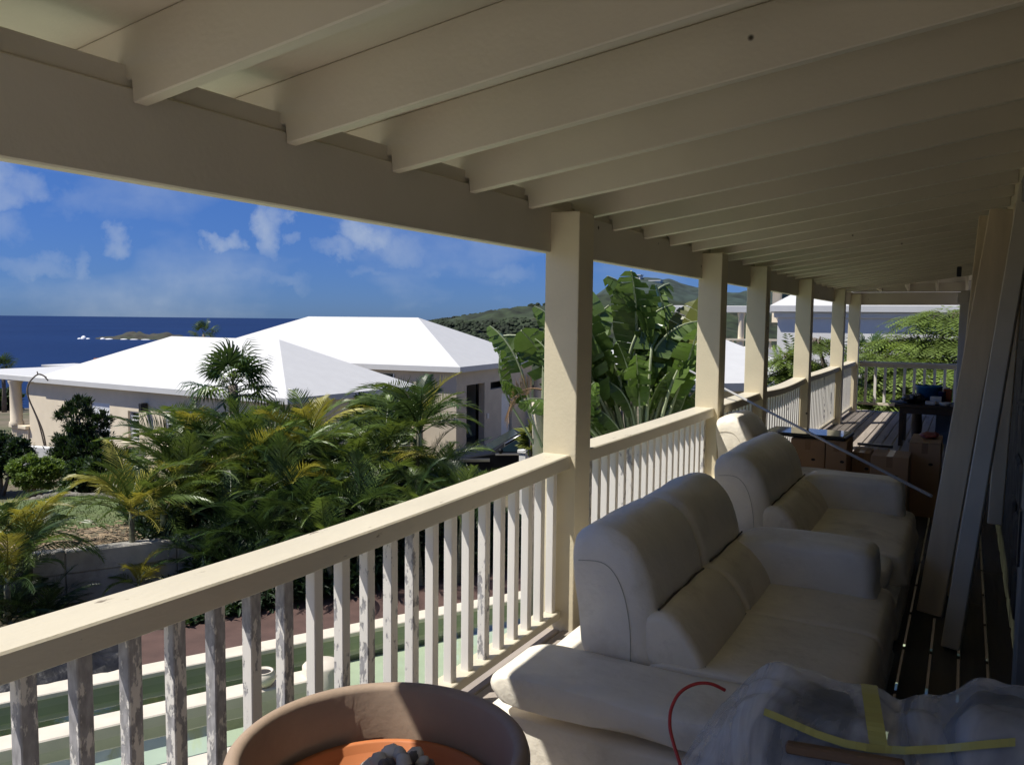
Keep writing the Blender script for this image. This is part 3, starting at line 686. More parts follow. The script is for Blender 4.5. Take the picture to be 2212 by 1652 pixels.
# ------------------------------------------------------------------ planter
PC = Vector((-1.262, 1.640, .002))
pot = thing('planter', 'large brown round planter in the foreground by the railing', 'planter', PC)
g = G(); g.lathe([(.001, 0), (.255, 0), (.268, .01), (.335, .36), (.345, .40), (.372, .415), (.380, .43), (.383, .545), (.378, .562), (.368, .571), (.355, .573), (.343, .568), (.337, .556), (.333, .42), (.318, .36), (.26, .12), (.001, .11)], 72); g.obj('pot', 'terracotta', pot, smooth=True)
bowl = thing('clay_bowl', 'orange clay bowl sunk inside the brown planter', 'bowl', PC + Vector((0, 0, .165)))
g = G(); g.lathe([(.001, .0), (.20, 0), (.245, .09), (.300, .255), (.309, .262), (.312, .255), (.302, .245), (.262, .195), (.24, .185), (.001, .183)], 64); g.obj('shell', 'orange', bowl, smooth=True)
rnd = random.Random(4); pbm = []
for k in range(5):
    g = G(); g.ball((0, 0, 0), (.022, .017, .012), 8, 6); g.v = [tuple(Vector(v) * (1 + .3 * noise.noise(Vector(v) * 40 + Vector((k * 5, 0, 0))))) for v in g.v]
    pbm.append((g.mesh('pebble', 'pebble', smooth=True), g.mesh('pebble', 'pebble2', smooth=True)))
pc = 0
for k in range(90):
    a = rnd.uniform(0, 6.28); r = .15 * math.sqrt(rnd.random()); z = .335 + (.13 * (1 - (r / .15) ** 2)) * rnd.random() ** .5 + .005
    o = link(pbm[rnd.randrange(5)][0 if rnd.random() < .55 else 1], 'pebble', None, PC + Vector((r * math.cos(a) - .04, r * math.sin(a) + .11, z + .02)), (rnd.uniform(-.5, .5), rnd.uniform(-.5, .5), rnd.uniform(0, 6)), rnd.uniform(.7, 1.7))
    tag(o, 'small pale shell white pebble in the orange clay bowl' if 'pebble2' not in o.data.materials[0].name and o.data.materials[0] == M['pebble'] else 'small dark slate grey pebble in the orange clay bowl', 'pebble', 'pebbles in the orange bowl')

# ------------------------------------------------------------------ sofas
def cushion(prof, y0, y1, r, amp=.006, seed=0, nseg=18, crown=0.0, sub=3, cen=None):
    """Soft body: closed (x,z) outline swept along y with rounded ends, outline smoothed by Catmull-Rom."""
    P = [Vector((p[0], p[1])) for p in prof]; n = len(P); out = []
    for i in range(n):
        a, b, c, d = P[i - 1], P[i], P[(i + 1) % n], P[(i + 2) % n]
        for k in range(sub):
            t = k / sub; out.append(.5 * ((2 * b) + (c - a) * t + (2 * a - 5 * b + 4 * c - d) * t * t + (3 * b - a - 3 * c + d) * t ** 3))
    mid = sum(out, Vector((0, 0))) / len(out); cen = Vector(cen) if cen else mid
    hx = max(abs(p.x - mid.x) for p in out); hz = max(abs(p.y - mid.y) for p in out); hm = min(hx, hz)
    ys = []
    ne = 6
    for i in range(ne + 1): ys.append(y0 + r * (1 - math.cos(math.pi / 2 * i / ne)))
    for i in range(1, nseg): ys.append(y0 + r + (y1 - y0 - 2 * r) * i / nseg)
    for i in range(ne + 1): ys.append(y1 - r * (1 - math.cos(math.pi / 2 * (ne - i) / ne)))
    rings = []
    for y in ys:
        d = min(y - y0, y1 - y); e = 0
        if d < r: e = r * (1 - math.sqrt(max(0, 1 - ((r - d) / r) ** 2)))
        f = (y - y0) / (y1 - y0); ring = []
        for p in out:
            v = p - cen; l = v.length; q = cen + v * max(.02, 1 - e / (hm if cen is not mid else max(l, hm * .8)))
            nn = noise.fractal(Vector((q.x * 5 + seed, y * 5, q.y * 5)), 1.0, 2.0, 3) * amp
            q = q + v.normalized() * (nn + crown * math.sin(math.pi * f)); ring.append((q.x, y, q.y))
        rings.append(ring)
    return G().loft(rings)
BACK = [(-1.215, .35), (-1.258, .60), (-1.285, .80), (-1.245, .862), (-1.145, .878), (-1.045, .815), (-.985, .70), (-.950, .52), (-.95, .35), (-1.08, .345)]
LUMB = [(-.985, .40), (-1.0, .55), (-.955, .592), (-.885, .585), (-.815, .52), (-.765, .435), (-.775, .402), (-.88, .395)]
SEAT = [(-.97, .24), (-.97, .40), (-.80, .424), (-.50, .430), (-.30, .418), (-.245, .385), (-.236, .31), (-.245, .24), (-.55, .235)]
BASE = [(-1.50, .05), (-1.515, .15), (-1.49, .225), (-1.42, .25), (-1.00, .25), (-.32, .25), (-.262, .20), (-.262, .10), (-.285, .03), (-.8, .02), (-1.46, .02)]
PADF = [(-1.425, .335), (-1.44, .375), (-1.40, .408), (-1.25, .418), (-.60, .420), (-.34, .412), (-.292, .38), (-.30, .325), (-.38, .300), (-.90, .295), (-1.34, .300)]
ARMF = [(-.93, .40), (-.945, .52), (-.92, .612), (-.80, .640), (-.45, .640), (-.335, .622), (-.308, .55), (-.308, .45), (-.325, .405), (-.60, .395)]
def sofa(label, cat, y0, y1, seats, dx=0, near='flat', far='up', seed=0, dz=0):
    t = thing('sofa', label, cat, (-.8 + dx, (y0 + y1) / 2, 0), 0, 'off white leather seats lined up along the railing'); inv = Vector((.8, -(y0 + y1) / 2, 0))
    def put(g, name, mat):
        o = g.obj(name, mat, t, smooth=True); o.location = inv + Vector((0, 0, dz)); return o
    put(cushion(BASE, y0 - .31, y1 + .18, .04, .004, seed), 'base', 'leather')
    put(cushion([(-1.40, .22), (-1.40, .335), (-1.36, .35), (-1.0, .35), (-.95, .34), (-.95, .22)], y0 + .02, y1 - .02, .04, .004, seed + 2), 'back_ledge', 'leather')
    w = (y1 - y0) / seats
    for k in range(seats):
        a, b = y0 + w * k, y0 + w * (k + 1)
        put(cushion(SEAT, a + .002, b - .002, .035, .006, seed + k), 'seat_cushion', 'leather2')
        put(cushion(BACK, a + .003, b - .003, .06, .007, seed + 3 + k, crown=.010, cen=(-1.23, .52)), 'backrest', 'leather')
        put(cushion(LUMB, a + .012, b - .012, .035, .007, seed + 7 + k, crown=.006), 'lumbar_cushion', 'leather2')
        # dark tube painting the shade in the crease between backrest and lumbar cushion
        g = G(); g.tube([(-.948, yy, .600 + .004 * math.sin(yy * 23)) for yy in [a + .05 + (b - a - .1) * i / 10 for i in range(11)]], .0045, 6); put(g, 'crease_line', 'crease')
        g = G(); g.tube(cat_pts([Vector((-1.035, a + .001, .40)), Vector((-1.04, a + .001, .52)), Vector((-1.064, a + .001, .64)), Vector((-1.105, a + .001, .72)), Vector((-1.16, a + .001, .755)), Vector((-1.25, a + .001, .75))], 4), .0017, 5)
        g.tube([(-.762, a + .03, .425), (-.775, a + .05, .43), (-.765, b - .04, .43)], .002, 5); put(g, 'stitching', 'stitch')
    if near == 'flat': put(cushion(PADF, y0 - .36, y0 - .012, .055, .005, seed + 11), 'armrest', 'leather')
    if far == 'up': put(cushion(ARMF, y1 - .26, y1 + .03, .06, .006, seed + 12), 'armrest', 'leather')
    for (x, yy) in ((-1.40, y0 - .2), (-.36, y0 - .2), (-1.40, y1 + .18), (-.36, y1 + .18)):
        g = G(); g.tube([(x, yy, .0 - dz), (x, yy, .035)], .022, 8); put(g, 'leg', 'chrome')
    return t
sofa('nearest off white leather sofa with two seats and a flat near armrest', 'sofa', 2.84, 4.23, 2, seed=1)
sofa('single leather armchair behind the nearest sofa, with one small cushion', 'armchair', 4.86, 6.08, 1, seed=20)
sofa('farthest leather armchair with its sunlit back against the railing', 'armchair', 6.66, 7.30, 1, dx=-.47, near=None, far=None, seed=40, dz=.02)

# ------------------------------------------------------------------ boxes and clutter beyond the sofas
def carton(x0, x1, y0, y1, h, label, z0=0, rot=0):
    c = Vector(((x0 + x1) / 2, (y0 + y1) / 2, z0)); t = thing('cardboard_box', label, 'box', c, rot, 'cardboard boxes beyond the sofas')
    a, b = (x1 - x0) / 2, (y1 - y0) / 2
    g = G(); g.box((-a, -b, .001), (a, b, h - .004)); g.obj('carton', 'card', t, bevel=.004)
    for s in (-1, 1):
        g = G(); g.box((-a + .002, min(.002 * s, s * b), h - .0035), (a - .002, max(.002 * s, s * b), h)); g.obj('flap', 'card', t)
    g = G(); g.box((-.024, -b - .001, h - .09), (.024, -b + .001, h + .0005)); g.box((-.024, -b, h + .0003), (.024, b, h + .0008)); g.obj('tape', 'cardtape', t)
    g = G(); g.disc((0, 0, 0), .018, 12, .012); o = g.obj('hand_hole', 'shadow', t); o.location = (.05, -b - .002, h * .72); o.rotation_euler = (R(90), 0, 0)
    return t
carton(-1.34, -1.05, 7.70, 8.15, .625, 'tall cardboard box under the left of the flat screen')
carton(-1.042, -.87, 7.70, 8.15, .625, 'narrow cardboard box under the right of the flat screen')
carton(-.86, -.71, 8.0, 8.35, .50, 'small low cardboard box in the middle of the row')
carton(-.655, -.37, 7.45, 7.85, .565, 'cardboard box with a pale lid right of the middle')
carton(-.395, -.15, 7.90, 8.55, .64, 'rightmost and tallest cardboard box with a red bag on it')
tv = thing('flat_screen', 'black flat screen television lying flat on two cardboard boxes', 'television', (-1.24, 8.0, .628), R(-3))
g = G(); g.box((-.36, -.24, .001), (.36, .24, .03)); g.obj('casing', 'black', tv, bevel=.008)
g = G(); g.box((-.335, -.215, .0295), (.335, .215, .034)); g.obj('screen', 'screen', tv, bevel=.001)
g = G(); g.box((-.12, -.275, .004), (.12, -.241, .022)); g.obj('stand_foot', 'black', tv, bevel=.004)
g = G(); g.beam((-.86, 8.48, .515), (-.55, 8.25, .54), .03, .025); tag(g.obj('bar', 'black', bevel=.004), 'thin black plastic bar lying across the small box', 'bar')
rb = thing('carrier_bag', 'crumpled red plastic bag on the rightmost box', 'bag', (-.25, 8.3, .642))
g = G(); g.ball((0, 0, .022), (.075, .12, .028), 14, 8); g.v = [tuple(Vector(v) * (1 + .35 * noise.noise(Vector(v) * 22))) for v in g.v]; g.v = [(v[0], v[1], max(.001, v[2])) for v in g.v]; g.obj('bag', 'redp', rb)
# far table
tb = thing('table', 'dark wooden table crowded with clutter at the far end', 'table', (-.36, 12.7, 0))
g = G(); g.box((-.46, -.35, .535), (.40, .45, .575)); g.obj('tabletop', 'darkwood', tb, bevel=.006)
for (x, yy) in ((-.40, -.27), (.34, -.27), (-.40, .37), (.34, .37)):
    g = G(); g.box((x, yy, .001), (x + .055, yy + .055, .534)); g.obj('leg', 'darkwood', tb, bevel=.004)
g = G(); g.box((-.40, -.30, .45), (.38, -.275, .534)); g.obj('apron', 'darkwood', tb, bevel=.003)
g = G(); g.lathe([(.001, 0), (.09, 0), (.095, .03), (.06, .08), (.075, .25), (.06, .40), (.09, .45), (.001, .452)], 20, (-.18, .06, .001)); tag(g.obj('side_stool', 'darkwood', smooth=True), 'dark turned wooden pedestal standing under the table', 'pedestal').location = (-.38, 12.75, 0)
def onT(name, x, y, label, cat): return thing(name, label, cat, (x, y, .577))
t = onT('tub', -.43, 12.98, 'blue plastic tub on the far table', 'tub')
g = G(); g.lathe([(.001, .0), (.15, 0), (.165, .20), (.175, .205), (.175, .225), (.163, .225), (.15, .02), (.001, .015)], 32); g.obj('bucket', 'blue', t, smooth=True)
t = onT('tin', -.265, 12.84, 'small navy tin beside the blue tub', 'tin'); g = G(); g.lathe([(.001, 0), (.045, 0), (.045, .15), (.047, .152), (.04, .16), (.001, .16)], 20); g.obj('can', 'navy', t, smooth=True)
t = onT('container', -.20, 12.99, 'orange plastic container behind the navy tin', 'container'); g = G(); g.box((-.055, -.05, 0.001), (.055, .05, .19)); g.obj('body', 'orangep', t, bevel=.012, seg=2); g = G(); g.lathe([(.03, .19), (.03, .21), (.001, .21)], 14); g.obj('cap', 'white', t)
t = onT('carton', -.33, 12.6, 'white carton standing in front of the blue tub', 'box'); g = G(); g.box((-.07, -.06, 0.001), (.07, .06, .105)); g.obj('box', 'white', t, bevel=.006)
t = onT('carton', -.39, 12.48, 'low white carton nearest the table front edge', 'box'); g = G(); g.box((-.06, -.05, 0.001), (.06, .05, .05)); g.obj('box', 'white', t, bevel=.006)
t = onT('dish', -.215, 12.44, 'white plastic dish at the table front', 'dish'); g = G(); g.lathe([(.001, 0), (.05, 0), (.075, .045), (.07, .045), (.046, .006), (.001, .006)], 20); g.obj('dish', 'white', t, smooth=True)
t = onT('black_bag', -.60, 12.62, 'black cloth bag slumped on the left of the table', 'bag')
g = G(); g.ball((0, 0, .06), (.15, .17, .065), 16, 9); g.v = [tuple(Vector(v) * (1 + .4 * noise.noise(Vector(v) * 14))) for v in g.v]; g.v = [(v[0], v[1], max(.001, v[2])) for v in g.v]; g.obj('bag', 'black', t)
t = onT('tray', -.74, 12.62, 'grey tray hanging past the left table edge', 'tray'); g = G(); g.box((-.16, -.10, .001), (.10, .10, .018)); g.obj('tray', 'bluefab', t, bevel=.006)
t = thing('tarpaulin', 'grey blue sheet leaning under the far table', 'sheet', (-.13, 12.95, 0)); g = G(); g.loft([[(-.20, .1 + .02 * math.sin(k * 1.3) - .12 * (1 - k / 10), k * .048), (-.05, .12 + .02 * math.cos(k) - .12 * (1 - k / 10), k * .048), (.14, .1 + .015 * math.sin(k * .9) - .1 * (1 - k / 10), k * .047)] for k in range(11)], closed=False); g.obj('sheet', 'bluefab', t, smooth=True)

# ------------------------------------------------------------------ plastic wrapped furniture, lower right
wf = thing('wrapped_furniture', 'dark furniture wrapped in cloudy plastic sheet with yellow tape', 'furniture', (-.2, 1.8, 0)); wi = Vector((.2, -1.8, 0))
def wput(g, name, mat, **kw):
    o = g.obj(name, mat, wf, **kw); o.location = wi; return o
def ztop(x, y):
    f = sm(-.80, -.36, x); a = sm(1.42, 1.84, y); b = 1 - sm(2.02, 2.20, y)
    top = .505 + .03 * sm(-.36, -.1, x) + .055 * sm(-.02, .06, x) - .025 * math.exp(-((x + .10) / .03) ** 2) + .02 * math.exp(-((x + .33) / .07) ** 2)
    z = .30 + top * f * (.25 + .75 * a) * (.2 + .8 * b)
    w = noise.noise((x * 4, y * 4, 2)) * .012 + .012 * abs(noise.noise((x * 7 + y * 9, y * 2 - x * 2, 7))) + .005 * abs(noise.noise((x * 20 - y * 12, y * 5 + x * 3, 1))) + .003 * abs(noise.noise((x * 12 + y * 30, y * 4 - x * 3, 5)))
    return z + w * (.5 + f)
rows = []
for i in range(141):
    x = -.84 + (.27 + .84) * i / 140
    rows.append([(x, 1.28 + .98 * j / 110, ztop(x, 1.28 + .98 * j / 110)) for j in range(111)])
g = G(); g.loft(rows, closed=False); wput(g, 'plastic_sheet', 'film', smooth=True)
def soft(c, r, e=.5):
    g = G(); rings = []
    for i in range(13):
        ph = -math.pi / 2 + math.pi * (i + .15) / 12.3; cp, sp = max(0, math.cos(ph)), math.sin(ph)
        rings.append([Vector((c[0] + r[0] * cp ** e * math.copysign(abs(math.cos(t)) ** e, math.cos(t)), c[1] + r[1] * cp ** e * math.copysign(abs(math.sin(t)) ** e, math.sin(t)), c[2] + r[2] * math.copysign(abs(sp) ** e, sp))) for t in [2 * math.pi * k / 24 for k in range(24)]])
    return g.loft(rings)
def inner(xc, rx, yc, ry, name):
    rr_ = []
    for a in range(25):
        x = xc + rx * (a / 12 - 1); half = ry * (1 - abs(a / 12 - 1) ** 3.5) + .004
        rr_.append([(x, yc + half * (b / 10 - 1), ztop(x, yc + half * (b / 10 - 1)) - .012 - .06 * (abs(a / 12 - 1) ** 3 + abs(b / 10 - 1) ** 6)) for b in range(21)])
    rim = [[(p[0], p[1], .30) for p in r] for r in rr_]
    g = G(); g.loft(rr_, closed=False); g.loft([rr_[0], rim[0]], closed=False); g.loft([rr_[-1], rim[-1]], closed=False); g.loft([[r[0] for r in rr_], [r[0] for r in rim]], closed=False); g.loft([[r[-1] for r in rr_], [r[-1] for r in rim]], closed=False)
    return wput(g, name, 'darkfab', smooth=True)
inner(-.255, .135, 1.86, .20, 'chair_seat'); inner(.10, .135, 1.86, .19, 'chair_seat')
g = G(); g.box((-.42, 1.72, .0), (.24, 2.10, .48)); wput(g, 'frame', 'whitewall', bevel=.02)
def strip(pts, w, side):
    g = G(); g.loft([[Vector(p) - Vector(side) * w / 2, Vector(p) + Vector(side) * w / 2] for p in pts], closed=False); return g
def on_sheet(px, py, lift=.008):
    d, fw = ray(px * 2.16, py * 2.16); t = 1.2 / fw
    while t < 3.2:
        p = Vector((0, 0, CAM_H)) + d * t
        if p.z < ztop(p.x, p.y) + lift: break
        t += .002
    return p
pts = [on_sheet(869 + 10.5 * k / 14, 684 + 66 * k / 14) for k in range(15)]
wput(strip(pts, .034, (1, .15, 0)), 'tape_strip', 'tape')
path = [(764, 711), (790, 722), (815, 733), (845, 743), (872, 748), (905, 750), (945, 748), (985, 744), (1023, 741)]
pts = []
for a, b in zip(path, path[1:]):
    for k in range(5): pts.append(on_sheet(a[0] + (b[0] - a[0]) * k / 5, a[1] + (b[1] - a[1]) * k / 5, .012))
wput(strip(pts, .017, (0, .8, .6)), 'tape_strip', 'tape')
ra, rb_ = on_sheet(786, 746, .02), on_sheet(905, 766, .02)
g = G(); g.beam(ra, rb_, .022, .022); wput(g, 'wooden_rail', 'brownwood', bevel=.004)
# red cable
cp = [at_y(1566, 1490, 1.98), at_y(1535, 1476, 1.96), at_y(1500, 1477, 1.94), at_y(1468, 1496, 1.91), at_y(1450, 1530, 1.88), at_y(1447, 1568, 1.85), at_y(1455, 1605, 1.82), at_y(1466, 1640, 1.79), at_y(1480, 1690, 1.76), at_y(1500, 1760, 1.74)]
g = G(); g.tube(cat_pts(cp), .0042, 8); tag(g.obj('cable', 'red', smooth=True), 'red cable looping out beside the plastic wrapped furniture', 'cable')
# ================================================================== NEIGHBOURING HOUSES
def frame(o, ux, uy):       # local axes on the ground: ux along the facade, uy into the house
    return Matrix(((ux.x, uy.x, 0, o.x), (ux.y, uy.y, 0, o.y), (0, 0, 1, o.z), (0, 0, 0, 1)))
def hip_roof(g, Mx, L_, Wd, rise, th=.16, a0=None, a1=None):
    """hip roof over [0,L]x[0,W] at local z=0 (eave top); inset a0,a1 = plan run of the hip at each end"""
    a0 = Wd / 2 if a0 is None else a0; a1 = Wd / 2 if a1 is None else a1
    c = [(0, 0), (L_, 0), (L_, Wd), (0, Wd)]
    vs = [(x, y, -th) for x, y in c] + [(x, y, 0) for x, y in c] + [(a0, Wd / 2, rise), (L_ - a1, Wd / 2, rise)]
    fs = [(3, 2, 1, 0), (0, 1, 5, 4), (1, 2, 6, 5), (2, 3, 7, 6), (3, 0, 4, 7), (4, 5, 9, 8), (5, 6, 9), (6, 7, 8, 9), (7, 4, 8)]
    g.add([Mx @ Vector(v) for v in vs], fs); return g
def house(name, label, o, ux, uy):
    t = thing(name, label, 'house', o); t.rotation_euler = (0, 0, math.atan2(ux.y, ux.x)); return t
# local frame: x along facade (ux), y into house; rotation only if right-handed
def local(ux, uy): return 1 if ux.cross(uy).z > 0 else -1

# ---- house A: long low wing on the left. Origin at its right front eave corner, x runs left along the eave, y into the house
EA = -.60; GA = -3.5
Bc, Ac, Cc = at_z(621, 861, EA), at_z(93, 817, EA), at_z(866, 831, EA)
ua = (Ac - Bc); LA = ua.length; ua.normalize(); va = Vector((-ua.y, ua.x, 0)); va = va if va.dot(Cc - Bc) > 0 else -va
WA = (Cc - Bc).dot(va)
hA = thing('house', 'long beige house with a white hip roof at the left, nearest the fan palm', 'house', (Bc.x, Bc.y, GA))
MA = Matrix(((ua.x, va.x, 0, 0), (ua.y, va.y, 0, 0), (0, 0, 1, 0), (0, 0, 0, 1)))     # local -> relative to house origin
ze = EA - GA
g = G(); hip_roof(g, MA @ Matrix.Translation((0, 0, ze)), LA + .6, WA, 1.53, .17, a0=WA * .60, a1=WA * .66); g.obj('roof', 'roof', hA)
def abox(g, M_, x0, x1, y0, y1, z0, z1): return g.box((x0, y0, z0), (x1, y1, z1), M_)
OV = .27
def ua_at(px, py=850):
    d_, f_ = ray(px, py); A2 = Bc + va * OV; den = d_.x * ua.y - d_.y * ua.x
    return (A2.y * d_.x - A2.x * d_.y) / -den
WIN = [(ua_at(299), ua_at(275), 1.02, 2.02), (ua_at(378), ua_at(353), 1.02, 2.02)]       # x from the right corner
door = (ua_at(236), ua_at(196), 0, 2.2)
def wall_with_holes(x0, x1, z0, z1, holes, y0, y1, Mx):
    """facade made of boxes round rectangular openings"""
    g = G(); xs = sorted(set([x0, x1] + [h[0] for h in holes] + [h[1] for h in holes])); zs = sorted(set([z0, z1] + [h[2] for h in holes] + [h[3] for h in holes]))
    for i in range(len(xs) - 1):
        run = None
        for k in range(len(zs) - 1):
            cx, cz = (xs[i] + xs[i + 1]) / 2, (zs[k] + zs[k + 1]) / 2
            if any(h[0] < cx < h[1] and h[2] < cz < h[3] for h in holes):
                if run: abox(g, Mx, xs[i], xs[i + 1], y0, y1, run[0], run[1]); run = None
            else: run = (run[0], zs[k + 1]) if run else (zs[k], zs[k + 1])
        if run: abox(g, Mx, xs[i], xs[i + 1], y0, y1, run[0], run[1])
    return g
XL = ua_at(62)
g = wall_with_holes(OV, XL, 0, ze - .18, WIN + [door], OV, OV + .2, MA)
abox(g, MA, OV, OV + .2, OV + .201, WA - OV, 0, ze - .18); abox(g, MA, XL - .2, XL, OV + .201, WA - OV, 0, ze - .18); abox(g, MA, OV, XL, WA - OV + .001, WA - OV + .2, 0, ze - .18)
g.obj('wall', 'stucco', hA)
g = G(); abox(g, MA, OV + .3, XL - .3, OV + .9, OV + 1.0, 0, ze - .3); g.obj('interior', 'shadow', hA)
for (a, b, c, d) in WIN:
    g = G(); abox(g, MA, a, a + .06, OV + .08, OV + .15, c, d); abox(g, MA, b - .06, b, OV + .08, OV + .15, c, d); abox(g, MA, a + .061, b - .061, OV + .08, OV + .15, d - .06, d); abox(g, MA, a + .061, b - .061, OV + .08, OV + .15, c, c + .06)
    w = g.obj('window', 'shutter', hA)
    for k in range(6):
        z = c + .10 + (d - c - .2) * k / 5.5
        g = G(); g.box((a + .065, OV + .07, z), (b - .065, OV + .16, z + .03), MA @ Matrix.Translation((0, 0, 0))); g.obj('slat', 'shutter', w)
    g = G(); abox(g, MA, a - .22, b + .22, OV - .14, OV - .001, c - .16, c - .02); g.obj('sill', 'stucco', hA, bevel=.02)
a, b, c, d = door
g = G(); abox(g, MA, a, b, OV + .05, OV + .09, 1.05, d); s = g.obj('roll_shutter', 'shutter', hA)
for k in range(9):
    g = G(); abox(g, MA, a + .01, b - .01, OV + .035, OV + .05, 1.07 + k * .135, 1.07 + k * .135 + .12); g.obj('slat', 'shutter', s)
g = G(); abox(g, MA, a + .02, a + .5, OV + .06, OV + .10, .25, 1.0); g.obj('white_panel', 'shutter', hA)
p = at_y(318, 876, (Bc + ua * 7.6).y)
g = G(); abox(g, MA, ua_at(320), ua_at(313), OV - .25, OV - .02, 2.05, 2.35); g.obj('lantern', 'black', hA, bevel=.02)
# flat canopy at the left end with round column and balustrade
g = G(); abox(g, MA, LA - .1, LA + 6, .03, WA - .5, ze - .18, ze + .03); g.obj('canopy', 'roof', hA, bevel=.02)
g = G(); pc_ = MA @ Vector((ua_at(37), OV - .05, 0)); g.lathe([(.25, 1.05), (.25, 1.15), (.21, 1.2), (.20, 2.55), (.25, ze - .25), (.25, ze - .185)], 24, pc_); g.obj('column', 'stucco', hA, smooth=True)
g = G(); abox(g, MA, XL + .01, XL + 1.2, OV - .15, OV + .15, .93, 1.05); g.obj('balustrade_rail', 'stucco', hA, bevel=.01)
g = G(); abox(g, MA, XL + .01, XL + 1.2, OV - .12, OV + .12, .001, .2); g.obj('balustrade_base', 'stucco', hA, bevel=.01)
for k in range(9):
    pb_ = MA @ Vector((XL + .1 + k * .13, OV, 0)); g = G(); g.lathe([(.06, .2), (.09, .4), (.05, .62), (.07, .8), (.06, .929)], 10, pb_); g.obj('baluster', 'stucco', hA, smooth=True)
# red tiled lower roof at the far left
tR = thing('tiled_roof', 'red clay tiled roof at the left frame edge behind the column', 'roof', at_z(30, 930, -3.0)); 
for r in range(5):
    for k in range(12):
        g = G(); q = MA @ Vector((2.0 - k * .32, 2.6 + r * .36, .12 + r * .16)); d_ = (MA @ Vector((0, .40, .17))) - (MA @ Vector((0, 0, 0)))
        sx = ua
        ring = lambda c_: [c_ + sx * (.15 * math.cos(t)) + Vector((0, 0, .08 * math.sin(t))) for t in [math.pi * m / 5 for m in range(6)]]
        g.loft([ring(q), ring(q + d_)], closed=False); g.obj('tile', 'tile', tR)
g = G(); abox(g, MA, -2.4, 2.4, 2.4, 4.6, -1.2, .05); g.obj('wall', 'stucco', tR)
# low white garden wall in front
q0, q1 = at(52, 962, 26.5), at(150, 975, 26.0); gw = thing('garden_wall', 'low white garden wall in front of the beige house', 'wall', (q0.x, q0.y, q0.z))
g = G(); g.beam(Vector((0, 0, -.6)), Vector((q1.x - q0.x, q1.y - q0.y, -.6)), .25, 1.2); g.obj('wall', 'whitewall', gw, bevel=.015)

# ---- house B: bigger house to the right with a high white hip roof
EB = -.06; GB = -3.4
Pc = at_z(994, 793, EB); Lc = at_z(770, 785, EB); Rc = at_z(1132, 781, EB)
ub = (Lc - Pc).normalized(); vb = Vector((-ub.y, ub.x, 0)); vb = vb if vb.dot(Rc - Pc) > 0 else -vb
apx = 905
best = None
for i in range(40, 90):
    w = i * .1; q = Pc + (ub + vb) * w; d_, fw_ = ray(905, 687)
    e = abs((q.x / q.y) - (d_.x / d_.y))
    if best is None or e < best[0]: best = (e, w, q)
wB = best[1]; qB = best[2]; d_, fw_ = ray(905, 686); zB = CAM_H + d_.z * (qB.y / d_.y)
# ridge left end
best = None
for i in range(20, 300):
    q = qB + ub * (i * .1); d_, fw_ = ray(668, 684); e = abs((q.x / q.y) - (d_.x / d_.y))
    if best is None or e < best[0]: best = (e, i * .1)
LB = best[1] + 2 * wB
hB = thing('house', 'taller beige house with a broad white hip roof, behind the dark car', 'house', (Pc.x, Pc.y, GB))
MB = Matrix(((ub.x, vb.x, 0, 0), (ub.y, vb.y, 0, 0), (0, 0, 1, 0), (0, 0, 0, 1))); zeB = EB - GB
g = G(); hip_roof(g, MB @ Matrix.Translation((0, 0, zeB)), LB, wB * 2, zB - EB, .2, a0=wB, a1=wB); g.obj('roof', 'roof', hB)
OB = .30
g = G(); abox(g, MB, OB, LB - OB, OB, OB + .25, 0, zeB - .21); abox(g, MB, LB - OB - .25, LB - OB, OB + .251, 2 * wB - OB, 0, zeB - .21); g.obj('wall', 'stucco2', hB)
# side wall towards the car, with a tall dark opening, a black slot and a white door
yop = (1.15, 2.75); zt = zeB - .75
Ms = MB @ Matrix(((0, 1, 0, 0), (1, 0, 0, 0), (0, 0, 1, 0), (0, 0, 0, 1)))      # x along the side wall, y into the house
g = wall_with_holes(OB + .251, 2 * wB - OB, 0, zeB - .21, [(yop[0], yop[1], 0, zt), (3.3, 5.0, zt - .32, zt - .02), (4.4, 5.5, 0, 2.05)], OB, OB + .25, Ms); g.obj('wall', 'stucco2', hB)
g = G(); abox(g, Ms, yop[0] - 1.0, yop[1] + 3.0, OB + 1.6, OB + 1.7, 0, zt + .2); g.obj('recess', 'stucco2', hB)
g = G(); abox(g, Ms, 3.2, 5.6, OB + .55, OB + .6, 0, zt + .1); g.obj('slot_back', 'shadow', hB)
g = G(); abox(g, Ms, 4.42, 5.48, OB + .12, OB + .17, .01, 2.03); dd = g.obj('door', 'shutter', hB); g = G(); abox(g, Ms, 4.5, 4.58, OB + .09, OB + .12, 1.0, 1.08); g.obj('handle', 'chrome', dd)
g = G(); abox(g, Ms, 2.95, 3.12, OB - .04, OB - .001, 1.15, 1.35); g.obj('meter_box', 'whitewall', hB)
g = G(); pcb = Ms @ Vector((7.2, OB - .5, 0)); g.lathe([(.24, 0), (.24, .1), (.19, .15), (.18, zeB - .8), (.24, zeB - .7), (.24, zeB - .62)], 24, pcb); g.obj('column', 'stucco2', hB, smooth=True)
# frieze window under the eave, left of the corner
g = G(); abox(g, MB, 2.9, 5.2, OB - .02, OB + .02, zeB - .85, zeB - .35); w = g.obj('window', 'glass', hB)
for k in range(4):
    g = G(); abox(g, MB, 2.9 + k * .75, 2.95 + k * .75, OB - .05, OB - .021, zeB - .85, zeB - .35); g.obj('mullion', 'shutter', w)
